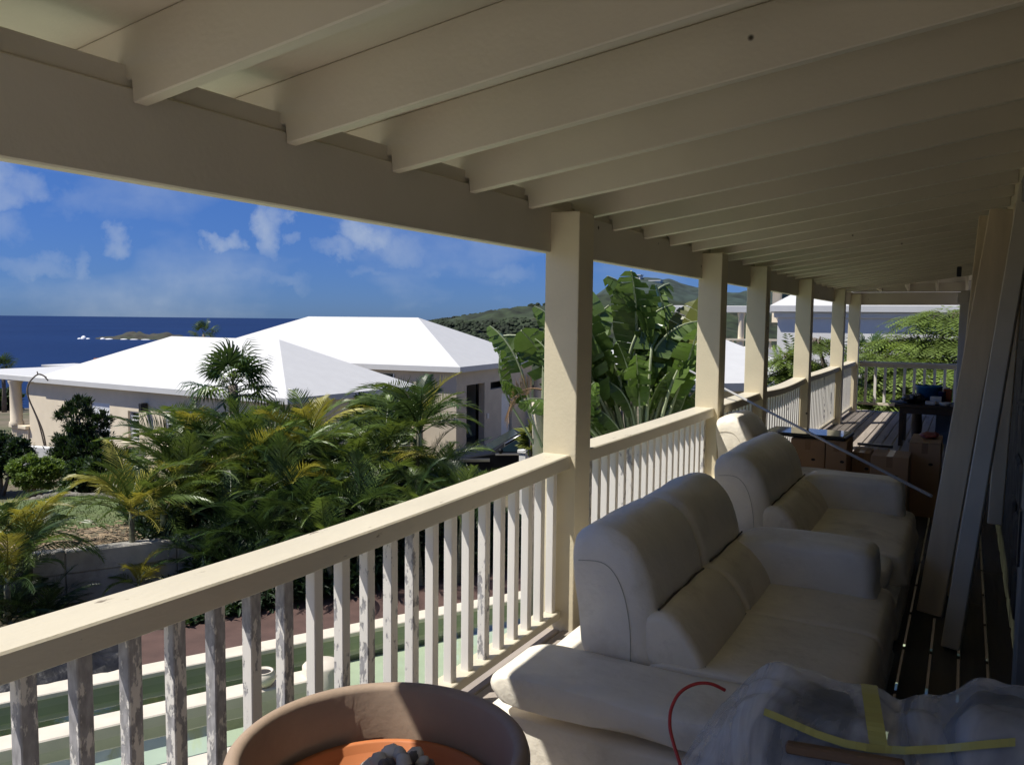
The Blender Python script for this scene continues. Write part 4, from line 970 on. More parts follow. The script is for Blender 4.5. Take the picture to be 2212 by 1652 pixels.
# sheds beyond the roof, toward the sea
p = at(160, 795, 52); t = thing('shed', 'small grey flat shed showing above the left roof slope', 'shed', p)
g = G(); g.box((-1.5, -1, -3), (1.2, 1, .12)); g.obj('wall', 'whitewall', t); g = G(); g.box((-1.6, -1.1, .121), (1.3, 1.1, .2)); g.obj('roof', 'roof', t)
p = at(232, 783, 58); t = thing('gable_roof', 'tip of a red tiled gable behind the left roof slope', 'roof', p)
g = G(); g.add([(-1.6, -1, -1), (1.6, -1, -1), (0, -1, .35), (-1.6, 3, -1), (1.6, 3, -1), (0, 3, .35)], [(0, 1, 2), (3, 5, 4), (0, 2, 5, 3), (2, 1, 4, 5), (0, 3, 4, 1)]); g.obj('gable', 'tile', t)

# ---- house C: white house seen beyond the far end of the deck
c0 = at(1663, 667, 31.0); c1 = at(2300, 669, 27.0); uc = Vector((c1.x - c0.x, c1.y - c0.y, 0)); LC = uc.length; uc.normalize(); vc = Vector((-uc.y, uc.x, 0))
hC = thing('house', 'white two storey house with a flat pale eave beyond the deck end', 'house', (c0.x, c0.y, -3.2)); zC = c0.z + 3.2
MC = Matrix(((uc.x, vc.x, 0, 0), (uc.y, vc.y, 0, 0), (0, 0, 1, 0), (0, 0, 0, 1)))
g = G(); hip_roof(g, MC @ Matrix.Translation((0, 0, zC + .12)), LC, 9, 2.2, .22, a0=3.2); g.obj('roof', 'roof', hC)
g = G(); abox(g, MC, .25, LC, .30, .55, 0, zC - .1); abox(g, MC, .25, .5, .551, 8, 0, zC - .1); g.obj('wall', 'whitewall', hC)
g = G(); abox(g, MC, .12, LC, .18, .40, zC - .32, zC - .11); g.obj('cornice', 'whitewall', hC, bevel=.02)
g = G(); abox(g, MC, 5.2, 7.0, .24, .299, zC - 2.6, zC - 1.1); w = g.obj('shutter', 'shutter', hC)
for k in range(10):
    g = G(); abox(g, MC, 5.25, 6.95, .20, .239, zC - 2.55 + k * .145, zC - 2.55 + k * .145 + .12); g.obj('slat', 'shutter', w)
# upper block
g = G(); abox(g, MC, -.6, 2.3, 4.5, 9, zC - .5, zC + 1.55); g.obj('upper_wall', 'stucco', hC)
g = G(); abox(g, MC, -1.1, 3.0, 3.9, 9.5, zC + 1.0, zC + 1.12); g.obj('upper_cornice', 'stucco', hC)
g = G(); abox(g, MC, -.2, .35, 4.40, 4.499, zC + .30, zC + .80); g.obj('window', 'glass', hC)
# balcony to its left
b0 = at(1572, 744, 31.5); b1 = at(1660, 746, 31.2); ubx = Vector((b1.x - b0.x, b1.y - b0.y, 0)); Lb = ubx.length; ubx.normalize(); vbx = Vector((-ubx.y, ubx.x, 0))
bal = thing('balcony', 'white balcony with round columns between the far porch posts', 'balcony', (b0.x, b0.y, b0.z))
Mb = Matrix(((ubx.x, vbx.x, 0, 0), (ubx.y, vbx.y, 0, 0), (0, 0, 1, 0), (0, 0, 0, 1)))
g = G(); abox(g, Mb, -3, Lb + .3, 0, 3.5, -3.5, -.16); g.obj('slab', 'whitewall', bal)
g = G(); abox(g, Mb, -3, Lb + .3, 0, .4, 1.02 + .18, 1.45); g.obj('lintel', 'whitewall', bal, bevel=.015)
g = G(); abox(g, Mb, -3, Lb + .3, .02, .3, .15, .22); g.obj('rail', 'stucco', bal)
for k in range(5):
    pcx = Mb @ Vector((-2.4 + k * .72, .18, 0)); g = G(); g.lathe([(.13, -.158), (.115, -.05), (.105, 1.0), (.14, 1.12), (.14, 1.199)], 18, pcx); g.obj('column', 'stucco', bal, smooth=True)
for k in range(26):
    pcx = Mb @ Vector((-2.7 + k * .17, .16, 0)); g = G(); g.lathe([(.035, -.158), (.06, -.05), (.03, .05), (.045, .149)], 8, pcx); g.obj('baluster', 'stucco', bal, smooth=True)
# ---- lower white roof in front of it
r0 = at(1490, 829, 20.5); r1 = at(1745, 836, 21.5); ur = Vector((r1.x - r0.x, r1.y - r0.y, 0)); Lr = ur.length; ur.normalize(); vr = Vector((-ur.y, ur.x, 0))
hD = thing('house', 'low house with a plain white roof between the third and fourth posts', 'house', (r0.x, r0.y, -3.2)); zD = r0.z + 3.2
Mr = Matrix(((ur.x, vr.x, 0, 0), (ur.y, vr.y, 0, 0), (0, 0, 1, 0), (0, 0, 0, 1)))
g = G(); hip_roof(g, Mr @ Matrix.Translation((0, 0, zD)), Lr + .8, 9, 1.15, .2, a0=1.2, a1=1.0); g.obj('roof', 'roof', hD)
g = G(); abox(g, Mr, .5, Lr + .3, .6, .85, 0, zD - .21); abox(g, Mr, Lr + .05, Lr + .3, .851, 8.4, 0, zD - .21); g.obj('wall', 'stucco2', hD)
# white hilltop villas
p = at(1376, 597, 1075); t = thing('villa', 'tiny white villa on the crest of the far hill', 'house', p); g = G(); g.box((-6, -5, -6), (6, 5, 1)); g.obj('wall', 'whitewall', t); g = G(); g.box((-7, -6, 1.01), (7, 6, 2)); g.obj('roof', 'roof', t)
p = at(1417, 606, 1060); t = thing('villa', 'small white villa just below the crest of the far hill', 'house', p); g = G(); g.box((-7, -5, -6), (7, 5, -1)); g.obj('wall', 'whitewall', t); g = G(); g.box((-8, -6, -.99), (8, 6, .2)); g.obj('roof', 'roof', t)

# ------------------------------------------------------------------ parked car
cp0 = at(962, 985, 22.2); cz = zxy(cp0.x, cp0.y); 
GZ = cz + .01
car = thing('parked_car', 'dark parked car in front of the beige garage wall', 'car', (cp0.x, cp0.y, GZ), 0)
ucr = (at(1250, 985, 22.6) - cp0); ucr.z = 0; ucr.normalize(); car.rotation_euler = (0, 0, math.atan2(ucr.y, ucr.x))
def carloft(prof_side, y0, y1):
    pass
lo = [(0.05, .55), (0.0, .75), (.06, .92), (.35, 1.02), (1.05, 1.13), (1.25, 1.16), (4.30, 1.16), (4.45, 1.05), (4.50, .70), (4.42, .45), (4.0, .42), (.3, .42)]
rings = []
for y, k in ((-.0, .92), (.05, .985), (.14, 1.0), (1.66, 1.0), (1.75, .985), (1.80, .92)):
    rings.append([(2.25 + (x - 2.25) * (.985 + .015 * k), y, .75 + (z - .75) * k) for x, z in lo])
g = G(); g.loft(rings); g.obj('body', 'carpaint', car, smooth=False, bevel=.01)
cab = [(1.20, 1.15), (1.62, 1.42), (2.02, 1.63), (2.35, 1.71), (3.3, 1.72), (4.0, 1.66), (4.36, 1.16)]
rings = []
for y, ins in ((.06, 0), (.12, .05), (.28, .0), (1.52, .0), (1.68, .05), (1.74, 0)):
    hgt = {0.06: .02, .12: .55, .28: 1.0, 1.52: 1.0, 1.68: .55, 1.74: .02}[y]
    rings.append([(x + (.0 if z < 1.2 else .0), y, 1.15 + (z - 1.15) * hgt) for x, z in cab])
cab_side = [(1.30, 1.17), (1.70, 1.42), (2.06, 1.585), (2.36, 1.64), (3.3, 1.65), (3.95, 1.60), (4.25, 1.17)]
g = G()
ringsA = []
for y, ins in ((.05, 0.0), (.25, 1.0), (1.55, 1.0), (1.75, 0.0)):
    ringsA.append([(x, y, z) if ins else (x, y, 1.14 + (z - 1.15) * .0) for x, z in cab])
g.loft(ringsA); g.obj('cabin', 'carpaint', car, bevel=.015)
def side_pane(pts, name, mat, off):
    g = G(); lerp = lambda z: .05 + .2 * (z - 1.14) / .58
    g.add([(x, lerp(z) - off, z) for x, z in pts] + [(x, lerp(z) - off + .008, z) for x, z in pts], [tuple(range(len(pts))), tuple(reversed(range(len(pts), 2 * len(pts))))] + [(i, (i + 1) % len(pts), (i + 1) % len(pts) + len(pts), i + len(pts)) for i in range(len(pts))]); return g.obj(name, mat, car)
side_pane([(1.42, 1.19), (1.78, 1.42), (2.10, 1.56), (2.55, 1.60), (2.60, 1.19)], 'side_window', 'glass', .0)
side_pane([(2.74, 1.19), (2.70, 1.60), (3.45, 1.60), (3.55, 1.19)], 'side_window', 'glass', .0)
side_pane([(3.66, 1.19), (3.57, 1.59), (3.85, 1.57), (4.12, 1.19)], 'side_window', 'glass', .0)
side_pane([(2.61, 1.17), (2.57, 1.62), (2.69, 1.62), (2.73, 1.17)], 'window_pillar', 'chrome', .006)
g = G(); g.tube([(1.62, .20, 1.38), (2.02, .215, 1.61), (2.35, .225, 1.675), (3.3, .23, 1.69), (3.95, .215, 1.63)], .016, 6); g.obj('roof_rail', 'chrome', car, smooth=True)
g = G(); g.box((1.35, -.012, 1.10), (4.3, .012, 1.155)); g.obj('trim_strip', 'chrome', car, bevel=.004)
g = G(); g.box((.10, -.01, .93), (1.2, .012, 1.02)); g.obj('wing_strip', 'chrome', car, bevel=.004)
g = G(); g.add([(1.22, .30, 1.17), (1.22, 1.50, 1.17), (2.0, 1.45, 1.635), (2.0, .35, 1.635)], [(0, 1, 2, 3)]); o = g.obj('windscreen', 'glass', car); o.location = (-.012, 0, .006)
g = G(); g.ball((1.48, -.10, 1.24), (.07, .10, .08), 10, 6); g.obj('mirror', 'carpaint', car, smooth=True)
for x in (.85, 3.65):
    for y in (.11, 1.69):
        g = G(); g.lathe([(.001, -.1), (.22, -.1), (.34, -.09), (.35, 0), (.34, .09), (.22, .1), (.001, .1)], 24); o = g.obj('wheel', 'rubber', car, smooth=True); o.location = (x, y, .35); o.rotation_euler = (R(90), 0, 0)
        g = G(); g.lathe([(.001, -.105), (.2, -.105), (.21, -.09)], 20); g.lathe([(.001, .105), (.2, .105), (.21, .09)], 20); r = g.obj('rim', 'chrome', o)
g = G(); g.box((-.02, .15, .68), (.12, .5, .85)); g.obj('headlight', 'glass', car, bevel=.02); g = G(); g.box((-.02, 1.3, .68), (.12, 1.65, .85)); g.obj('headlight', 'glass', car, bevel=.02)
# little white gate pillar by the car
p = at(1132, 985, 19.5); gp = thing('gate_pillar', 'small white gate pillar in front of the dark car', 'pillar', (p.x, p.y, -3.2))
g = G(); g.box((-.09, -.09, 0), (.09, .09, p.z + 3.2 + .08)); g.obj('shaft', 'whitewall', gp, bevel=.01); g = G(); g.box((-.12, -.12, p.z + 3.281), (.12, .12, p.z + 3.36)); g.obj('cap', 'whitewall', gp, bevel=.01)
# ================================================================== PLANTS
rnd = random.Random(31)
def frond_mesh(mat, L_=2.1, droop=1.5, n=40, lmax=.5, w=.034, seed=0, lift=.35, tipdroop=.45, start=.2):
    rr = random.Random(seed); g = G(); pts = []; p = Vector((0, 0, 0)); th = 0; steps = 22; twist = rr.uniform(-.25, .25)
    for i in range(steps + 1):
        pts.append((p.copy(), th)); th = -droop * ((i + 1) / steps) ** 1.5; p = p + Vector((math.cos(th), 0, math.sin(th))) * (L_ / steps)
    g.tube([q for q, _ in pts], [.018 * (1 - .85 * i / steps) + .002 for i in range(steps + 1)], 5)
    for s in (-1, 1):
        for i in range(n):
            t = start + (1 - start) * (i + rr.uniform(-.3, .3)) / n; t = min(max(t, 0), .995); k = t * steps; a = int(k); f = k - a
            q = pts[a][0].lerp(pts[a + 1][0], f); th = pts[a][1]
            X = Vector((math.cos(th), 0, math.sin(th))); Z = Vector((-math.sin(th), 0, math.cos(th))); Y = Vector((0, 1, 0))
            u = (t - start) / (1 - start); l = lmax * (.45 + .55 * math.sin(math.pi * min(1, u * 1.15 + .12))) * rr.uniform(.85, 1.1)
            if u > .85: l *= 1 - (u - .85) * 2.2
            fa = .62 + .35 * u + rr.uniform(-.1, .1); lf = lift + twist * s + rr.uniform(-.18, .18)
            d = (X * math.sin(fa) * 1.0 + Y * s * math.cos(fa) * math.cos(lf) + Z * math.cos(fa) * math.sin(lf)).normalized()
            dn = (d - Vector((0, 0, tipdroop + rr.uniform(-.15, .2)))).normalized(); wv = d.cross(Z).normalized() * s
            wv = (X * .8 + Z * .3).normalized()
            m_ = q + d * l * .5; e = m_ + dn * l * .5; ww = w * .5
            g.add([q - wv * ww * .5, q + wv * ww * .5, m_ + wv * ww, m_ - wv * ww, e], [(0, 1, 2, 3), (3, 2, 4)])
    return g.mesh('frond', mat)
FR = {}
for mname in ('palm', 'palmy', 'palmd', 'palmb'):
    FR[mname] = [frond_mesh(mname, rnd.uniform(1.9, 2.4), dr, 42, .58, .034, seed=k * 7 + 1, lift=.40 - .12 * k, tipdroop=.12 + .10 * k) for k, dr in enumerate((.9, 1.35, 1.8, 1.2))]
def rot_to(yaw_, pitch_, roll_=0): return (Matrix.Rotation(yaw_, 4, 'Z') @ Matrix.Rotation(-pitch_, 4, 'Y') @ Matrix.Rotation(roll_, 4, 'X')).to_euler()
def palm(label, crowns, group, mix=(('palm', .7), ('palmd', .3)), nf=9, scale=1.0, cat='palm', stem_r=.045, name='areca_palm', side=None, low=False):
    c = sum((Vector(p) for p in crowns), Vector()) / len(crowns); base = Vector((c.x, c.y, zxy(c.x, c.y)))
    t = thing(name, label, cat, base, 0, group)
    for i, cr in enumerate(crowns):
        cr = Vector(cr) - base; b = Vector((cr.x * .55 + rnd.uniform(-.15, .15), cr.y * .55 + rnd.uniform(-.15, .15), -.1))
        mid = b.lerp(cr, .55) + Vector((rnd.uniform(-.1, .1), rnd.uniform(-.1, .1), 0))
        pts = cat_pts([b, mid, cr], 6); g = G(); g.tube(pts, [stem_r * (1.25 - .5 * k / (len(pts) - 1)) * (1.12 if k % 3 == 0 else 1) for k in range(len(pts))], 8); g.obj('stem', 'stem', t, smooth=True)
        g = G(); g.tube([cr - Vector((0, 0, .5)), cr - Vector((0, 0, .1)), cr + Vector((0, 0, .15))], [stem_r * 1.05, stem_r * 1.0, .015], 8); g.obj('crownshaft', 'petiole', t, smooth=True)
        ph0 = rnd.uniform(0, 6.28)
        for k in range(nf):
            r = rnd.random(); acc = 0
            for mn, pr in mix:
                acc += pr
                if r <= acc: break
            yaw_ = ph0 + 2.4 * k; pit = 1.42 - 1.05 * (k / nf) + rnd.uniform(-.12, .12)
            link(FR[mn][rnd.randrange(4)], 'frond', t, cr + Vector((0, 0, rnd.uniform(-.12, .05))), rot_to(yaw_, pit, rnd.uniform(-.4, .4)), scale * rnd.uniform(.8, 1.12))
    return t
GP = 'areca palms massed beyond the pool'
YM = (('palmy', .55), ('palm', .45)); GM = (('palm', .72), ('palmy', .10), ('palmd', .18)); DM = (('palmd', .6), ('palm', .4)); GD = (('palm', .62), ('palmy', .06), ('palmd', .32))
palm('areca palm at the left frame edge with fronds over the retaining wall', [at(-15, 1172, 12.6), at(60, 1187, 12.9), at(15, 1257, 12.2)], GP, (('palm', .6), ('palmy', .2), ('palmd', .2)), 14, 0.618)
palm('yellow-green areca palm on a thin bare stem in front of the retaining wall', [at(284, 1105, 13.9)], GP, YM, 20, 0.686)
palm('areca palm clump with ringed stems just right of the thin yellow one', [at(352, 1105, 14.4), at(405, 1078, 14.8), at(378, 1038, 15.4)], GP, (('palm', .6), ('palmy', .3), ('palmd', .1)), 13, 0.729)
palm('small yellow areca sprout at the foot of the thin bare stem', [at(300, 1257, 13.6)], GP, (('palmy', .8), ('palm', .2)), 10, 0.361, stem_r=.02)
palm('tall areca palm under the fan palm, its fronds over the house windows', [at(420, 978, 16.6), at(470, 1003, 16.2), at(400, 1033, 15.8)], GP, GD, 14, 0.815)
palm('areca palm with bright upright fronds right of the fan palm trunk', [at(540, 978, 16.0), at(525, 1038, 15.4)], GP, GM, 14, 0.772)
palm('areca palm with one tan frond in the middle of the palm mass', [at(590, 1023, 15.2), at(610, 1078, 14.8)], GP, (('palm', .7), ('palmd', .2), ('palmy', .1)), 13, 0.729)
palm('tall areca palm before the grey hip end of the near white roof', [at(665, 958, 16.6), at(640, 1003, 16.0), at(700, 1003, 16.2)], GP, (('palm', .8), ('palmy', .2)), 14, 0.790)
palm('dark areca palm below the round leaved tree', [at(770, 1028, 15.8), at(740, 1078, 15.0)], GP, GD, 14, 0.772)
palm('areca palm with a pale drooping young frond, left of the orange stem', [at(830, 1003, 16.0), at(815, 1068, 15.2)], GP, GM, 13, 0.772)
palm('tallest right areca palm with an orange stem before the garage corner', [at(906, 930, 15.8)], GP, GM, 20, 0.815)
palm('dark areca palm at the right end beside the parked car', [at(925, 1022, 16.2), at(952, 1062, 15.6)], GP, DM, 13, 0.618)
palm('low areca palm behind the handrail near the post', [at(900, 1098, 14.2), at(1000, 1078, 14.6)], GP, GD, 11, 0.515)
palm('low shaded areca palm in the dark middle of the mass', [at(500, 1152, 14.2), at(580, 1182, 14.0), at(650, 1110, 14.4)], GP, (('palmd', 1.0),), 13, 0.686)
palm('low areca palm with pale lit leaflets above the handrail', [at(780, 1110, 14.2), at(700, 1172, 13.8)], GP, (('palmd', .6), ('palm', .4)), 13, 0.643)
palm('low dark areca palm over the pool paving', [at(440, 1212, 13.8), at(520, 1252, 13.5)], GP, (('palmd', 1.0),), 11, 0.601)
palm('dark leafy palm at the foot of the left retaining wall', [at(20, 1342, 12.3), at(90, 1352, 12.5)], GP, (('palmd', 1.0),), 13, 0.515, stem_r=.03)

# fan palm in front of the white roof
def fan_mesh(mat, seed, rad=.75, nb=26, span=4.6):
    rr = random.Random(seed); g = G(); pet = .75
    g.tube([(0, 0, 0), (pet * .5, 0, .03), (pet, 0, 0)], [.018, .014, .010], 5)
    for k in range(nb):
        a = -span / 2 + span * k / (nb - 1); l = rad * (1 - .25 * abs(a) / (span / 2)) * rr.uniform(.9, 1.08)
        d = Vector((math.cos(a), math.sin(a), .18 * math.cos(2 * a))).normalized(); s = Vector((-math.sin(a), math.cos(a), 0))
        c = Vector((pet, 0, 0)); p1 = c + d * l * .5 + Vector((0, 0, .04 * (k % 2))); p2 = p1 + (d + Vector((0, 0, -.35))).normalized() * l * .3; p3 = p2 + (d * .55 + Vector((0, 0, -1.0 + rr.uniform(-.2, .3)))).normalized() * l * .38
        w = .030
        g.add([c - s * .006, c + s * .006, p1 + s * w, p1 - s * w, p2 + s * w * .75, p2 - s * w * .75, p3], [(0, 1, 2, 3), (3, 2, 4, 5), (5, 4, 6)])
    return g.mesh('fan_leaf', mat)
FAN = [fan_mesh(m, k) for k, m in enumerate(('palmd', 'palmd', 'palm', 'palmd'))]
def fan_palm(label, cr, n, scale, stem_r=.11, cat='palm', wind=0.0):
    base = Vector((cr.x, cr.y, zxy(cr.x, cr.y))); t = thing('fan_palm', label, cat, base); h = cr.z - base.z
    g = G(); g.tube([(0, 0, -.1), (.03, .02, h * .5), (0, 0, h)], [stem_r * 1.3, stem_r, stem_r * .9], 10); g.obj('trunk', 'bark', t, smooth=True)
    for k in range(n):
        f = k / n; link(FAN[rnd.randrange(4)], 'fan_leaf', t, (0, 0, h - .1 * f), rot_to(2.4 * k + .4 + wind * f, 1.25 - 1.75 * f + rnd.uniform(-.15, .15), rnd.uniform(-.5, .5)), scale * rnd.uniform(.85, 1.1))
    return t
fan_palm('dark fan palm rising in front of the near white roof', at(503, 832, 17.2), 20, .70)
fan_palm('small wind blown palm peeping over the left roof ridge', at(440, 722, 46), 8, .72, .08)
fan_palm('palm top at the left frame edge against the sea', at(6, 800, 44), 10, .68, .1)
fan_palm('small dark palm behind the last porch posts', at(1880, 770, 24), 13, .62, .1)

# leafy bushes and trees: leaves are small bent quads in clumps
def leaf(g, p, d, up, l, w):
    s = d.cross(up)
    if s.length < 1e-3: s = Vector((1, 0, 0))
    s.normalize(); n = s.cross(d)
    g.add([p, p + d * l * .5 + s * w * .5 + n * l * .08, p + d * l, p + d * l * .5 - s * w * .5 + n * l * .08], [(0, 1, 2, 3)])
def cloud(lobes, n, l, w, seed, up_bias=.3, clumps=40, jit=.35, shell=.55):
    """lobes: (centre, (rx,ry,rz)); leaves gather in clumps near the lobe surface, gaps between"""
    rr = random.Random(seed); g = G(); vol = [a[1][0] * a[1][1] + a[1][0] * a[1][2] for a in lobes]; tot_ = sum(vol)
    for (c, r), v in zip(lobes, vol):
        cl = []
        for k in range(max(4, int(clumps * v / tot_))):
            d = Vector((rr.gauss(0, 1), rr.gauss(0, 1), rr.gauss(0, 1))).normalized(); k_ = shell + (1 - shell) * rr.random() ** .5
            cl.append((Vector((c[0] + d.x * r[0] * k_, c[1] + d.y * r[1] * k_, c[2] + d.z * r[2] * k_)), d))
        cs = jit * (r[0] * r[1] * r[2]) ** (1 / 3)
        for k in range(int(n * v / tot_)):
            q, d = cl[rr.randrange(len(cl))]
            p = q + Vector((rr.gauss(0, 1), rr.gauss(0, 1), rr.gauss(0, .8))) * cs * .6
            dd = (d + Vector((rr.gauss(0, .8), rr.gauss(0, .8), rr.gauss(0, .6) + up_bias))).normalized()
            leaf(g, p, dd, Vector((rr.gauss(0, .4), rr.gauss(0, .4), 1)), l * rr.uniform(.6, 1.2), w * rr.uniform(.7, 1.2))
    return g
def bush(name, label, cat, lobes_px, depth, n, l, w, mat, seed, stem=True, up=.3, clumps=40, jit=.35, group=None, mat_stem='bark', shell=.55):
    lob = []
    for (px, py, rx, ry) in lobes_px:
        p = at(px, py, depth + rnd.uniform(-.3, .3)); k = depth / F_PX; lob.append((p, (rx * k, rx * k, ry * k)))
    c = sum((a for a, _ in lob), Vector()) / len(lob); zb_ = zxy(c.x, c.y); base = Vector((c.x, c.y, zb_)); t = thing(name, label, cat, base, 0, group)
    lob = [(a - base, r) for a, r in lob]
    cloud(lob, n, l, w, seed, up, clumps, jit, shell).obj('foliage', mat, t)
    g = G()
    for a, r in lob[:5]: g.tube([(0, 0, -.1), (a.x * .4, a.y * .4, a.z * .45), tuple(a)], [.07, .05, .02], 7)
    g.obj('trunk', mat_stem, t, smooth=True)
    return t
bush('tall_shrub', 'tall dark shrub with spiky whorled leaves before the house wall', 'shrub', [(172, 905, 26, 40), (140, 890, 16, 18), (152, 955, 28, 30), (210, 925, 20, 26), (222, 905, 14, 14), (195, 975, 36, 42), (140, 985, 26, 26), (215, 985, 26, 40), (176, 872, 12, 12)], 23.5, 11000, .17, .045, 'shrubd', 3, up=.8, clumps=200, jit=.34)
bush('hedge', 'dark clipped hedge at the left edge under the balustrade', 'hedge', [(0, 985, 42, 42), (40, 990, 26, 40), (-40, 990, 40, 44)], 23.0, 13000, .10, .07, 'shrubd', 5, clumps=320, jit=.26, shell=.75)
bush('round_bush', 'light green rounded bush left of the tall dark shrub', 'bush', [(72, 1018, 44, 32), (105, 1022, 34, 28), (45, 1025, 22, 26)], 21.5, 15000, .08, .05, 'shrubl', 6, clumps=170, jit=.2, shell=.8)
bush('leafy_bush', 'glossy dark bush above the stone edging', 'bush', [(190, 1030, 44, 36), (225, 1015, 34, 36), (160, 1040, 28, 26), (270, 1010, 40, 36)], 20.5, 11000, .11, .07, 'shrub', 7, clumps=110, jit=.25)
bush('broadleaf_tree', 'dark round leaved tree between the two white roofs', 'tree', [(800, 890, 40, 30), (845, 880, 38, 30), (770, 905, 26, 24), (870, 915, 32, 26), (820, 930, 50, 30)], 19.0, 6500, .17, .12, 'shrub', 8, clumps=100, jit=.25)
bush('round_tree', 'dark tree behind the house column at the left edge', 'tree', [(6, 868, 26, 22), (-20, 880, 36, 26)], 46, 4200, .30, .2, 'shrub', 9)
bush('ginger_shrub', 'bright leafy shrub in front of the nearest post, right of the car', 'shrub', [(1158, 950, 16, 22), (1170, 975, 14, 14), (1145, 935, 8, 8)], 13.0, 210, .24, .11, 'bananay', 10, up=.3, clumps=20)
bush('small_tree', 'small leafy tree below the traveller palm, near the orange roof', 'tree', [(1300, 830, 22, 24), (1345, 845, 20, 18), (1440, 850, 26, 24), (1280, 800, 18, 30)], 21.0, 3200, .14, .07, 'shrub', 12)
bush('roof_edge_bush', 'dark bushes on the slope between the roofs and the hill', 'bush', [(1085, 750, 40, 14), (1150, 746, 36, 18), (1125, 760, 50, 16)], 60, 9000, .30, .2, 'shrubd', 13, clumps=120)
# undergrowth: the dense dark mass between the palm stems
g = G(); rr = random.Random(77)
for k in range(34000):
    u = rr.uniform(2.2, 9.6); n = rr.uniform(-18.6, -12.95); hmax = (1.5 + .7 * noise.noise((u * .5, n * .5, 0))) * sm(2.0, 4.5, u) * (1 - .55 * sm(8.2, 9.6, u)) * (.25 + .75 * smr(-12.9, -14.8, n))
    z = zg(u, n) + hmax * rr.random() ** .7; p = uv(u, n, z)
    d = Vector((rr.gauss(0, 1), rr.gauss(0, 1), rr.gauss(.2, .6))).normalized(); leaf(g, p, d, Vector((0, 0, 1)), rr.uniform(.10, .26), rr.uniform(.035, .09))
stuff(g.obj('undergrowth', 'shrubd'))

# traveller's palms: paddle leaves with torn edges
def paddle_mesh(mat, seed, Lb=1.35, Wb=.56, pet=1.7, tear=.5, fold=.5, droop=.9, nseg=15):
    rr = random.Random(seed); g = G(); pts = []; p = Vector((0, 0, 0)); th = math.pi / 2; N_ = 24; tot_l = pet + Lb
    for i in range(N_ + 1):
        pts.append((p.copy(), th)); t = i / N_; th = math.pi / 2 - droop * max(0, (t - .35) / .65) ** 1.6; p = p + Vector((math.cos(th), 0, math.sin(th))) * (tot_l / N_)
    k0 = pet / tot_l
    g.tube([q for q, _ in pts], [.040 * (1 - .8 * i / N_) + .004 for i in range(N_ + 1)], 6); nt_faces = len(g.f)
    def P(t):
        k = min(max(t, 0), .9999) * N_; a = int(k); return pts[a][0].lerp(pts[a + 1][0], k - a), pts[a][1]
    for s in (-1, 1):
        fl = fold + rr.uniform(-.15, .15)
        for i in range(nseg):
            a, b = i / nseg, (i + 1) / nseg
            if rr.random() < .06: continue
            sag = fl + rr.uniform(-.25, .45) * tear; gap = .12 * rr.random() * tear
            def edge(u, kk):
                w = Wb / 2 * (math.sin(math.pi * min(1, (u * .9 + .08))) ** .55) * kk
                q, th = P(k0 + (1 - k0) * u); X = Vector((math.cos(th), 0, math.sin(th))); Z = Vector((-math.sin(th), 0, math.cos(th)))
                return q + Vector((0, s * math.cos(sag) * w, 0)) - Z * (-1) * 0 + Z * (-math.sin(sag) * w) * .9 + X * w * .25 - Vector((0, 0, .12 * w * tear))
            c0_, c1_ = P(k0 + (1 - k0) * a)[0], P(k0 + (1 - k0) * b)[0]
            b2 = b - gap / nseg
            g.add([c0_, c1_, edge(b2, .55), edge(a, .55), edge(b2, 1), edge(a, 1)], [(0, 1, 2, 3), (3, 2, 4, 5)])
    me = g.mesh('leaf', mat); me.materials.append(M['petiole'])
    for p_ in me.polygons[:nt_faces]: p_.material_index = 1
    return me
PAD = {m: [paddle_mesh(m, k * 3 + 1, 1.35 + .1 * k, .74, 1.40, .35 + .2 * k, .25 + .2 * k, .5 + .35 * k) for k in range(4)] for m in ('banana', 'bananay')}
PADB = [paddle_mesh('palmb', 91 + k, 1.2, .4, 1.3, 1.3, .8, 2.4, 12) for k in range(2)]
def rotm(axis_yaw, tilt, spin):
    """leaf grows along +z; tilt it sideways within the fan plane (plane direction = axis_yaw)"""
    return (Matrix.Rotation(axis_yaw, 4, 'Z') @ Matrix.Rotation(tilt, 4, 'Y') @ Matrix.Rotation(spin, 4, 'Z')).to_euler()
def traveller(label, p, leaves, yaw_, h0, scale=1.0, mix=.15, seed=0, group='paddle leaved plants beyond the railing'):
    rr = random.Random(seed); base = Vector((p.x, p.y, zxy(p.x, p.y))); t = thing('traveller_palm', label, 'palm', base, 0, group)
    h = p.z - base.z
    g = G(); g.tube([(0, 0, -.1), (0, 0, h * .6), (0, 0, h + .2)], [.17, .14, .12], 10); g.obj('trunk', 'bark', t, smooth=True)
    for (tilt, sc, front, kind) in leaves:
        spin = rr.uniform(-1.2, 1.2) + (math.pi if rr.random() < .5 else 0)
        me = PADB[rr.randrange(2)] if kind == 'b' else PAD['bananay' if kind == 'y' else 'banana'][rr.randrange(4)]
        off = Vector((math.cos(yaw_) * tilt * .22, math.sin(yaw_) * tilt * .22, -.25 * abs(tilt))) + Vector((-math.sin(yaw_), math.cos(yaw_), 0)) * front
        link(me, 'leaf', t, Vector((0, 0, h)) + off, rotm(yaw_, tilt, spin), scale * sc)
    return t
YF = YAW + 0.25
lv = []
rr = random.Random(5)
for k in range(20): lv.append((-.72 + 1.22 * k / 19 + rr.uniform(-.04, .04), rr.uniform(.86, 1.08), rr.uniform(-.15, .15), 'y' if k in (17, 19) else 'g'))
for k in range(20): lv.append((-.80 + 1.3 * k / 19 + rr.uniform(-.05, .05), rr.uniform(.62, .85), rr.uniform(-.5, .1), 'y' if k in (15,) else 'g'))
for k in range(22): lv.append((-.95 + 1.65 * k / 21 + rr.uniform(-.05, .05), rr.uniform(.40, .60), rr.uniform(-.6, .2), 'g'))
lv += [(.82, .50, -.2, 'b'), (.74, .45, -.3, 'b'), (.66, .45, -.5, 'b')]
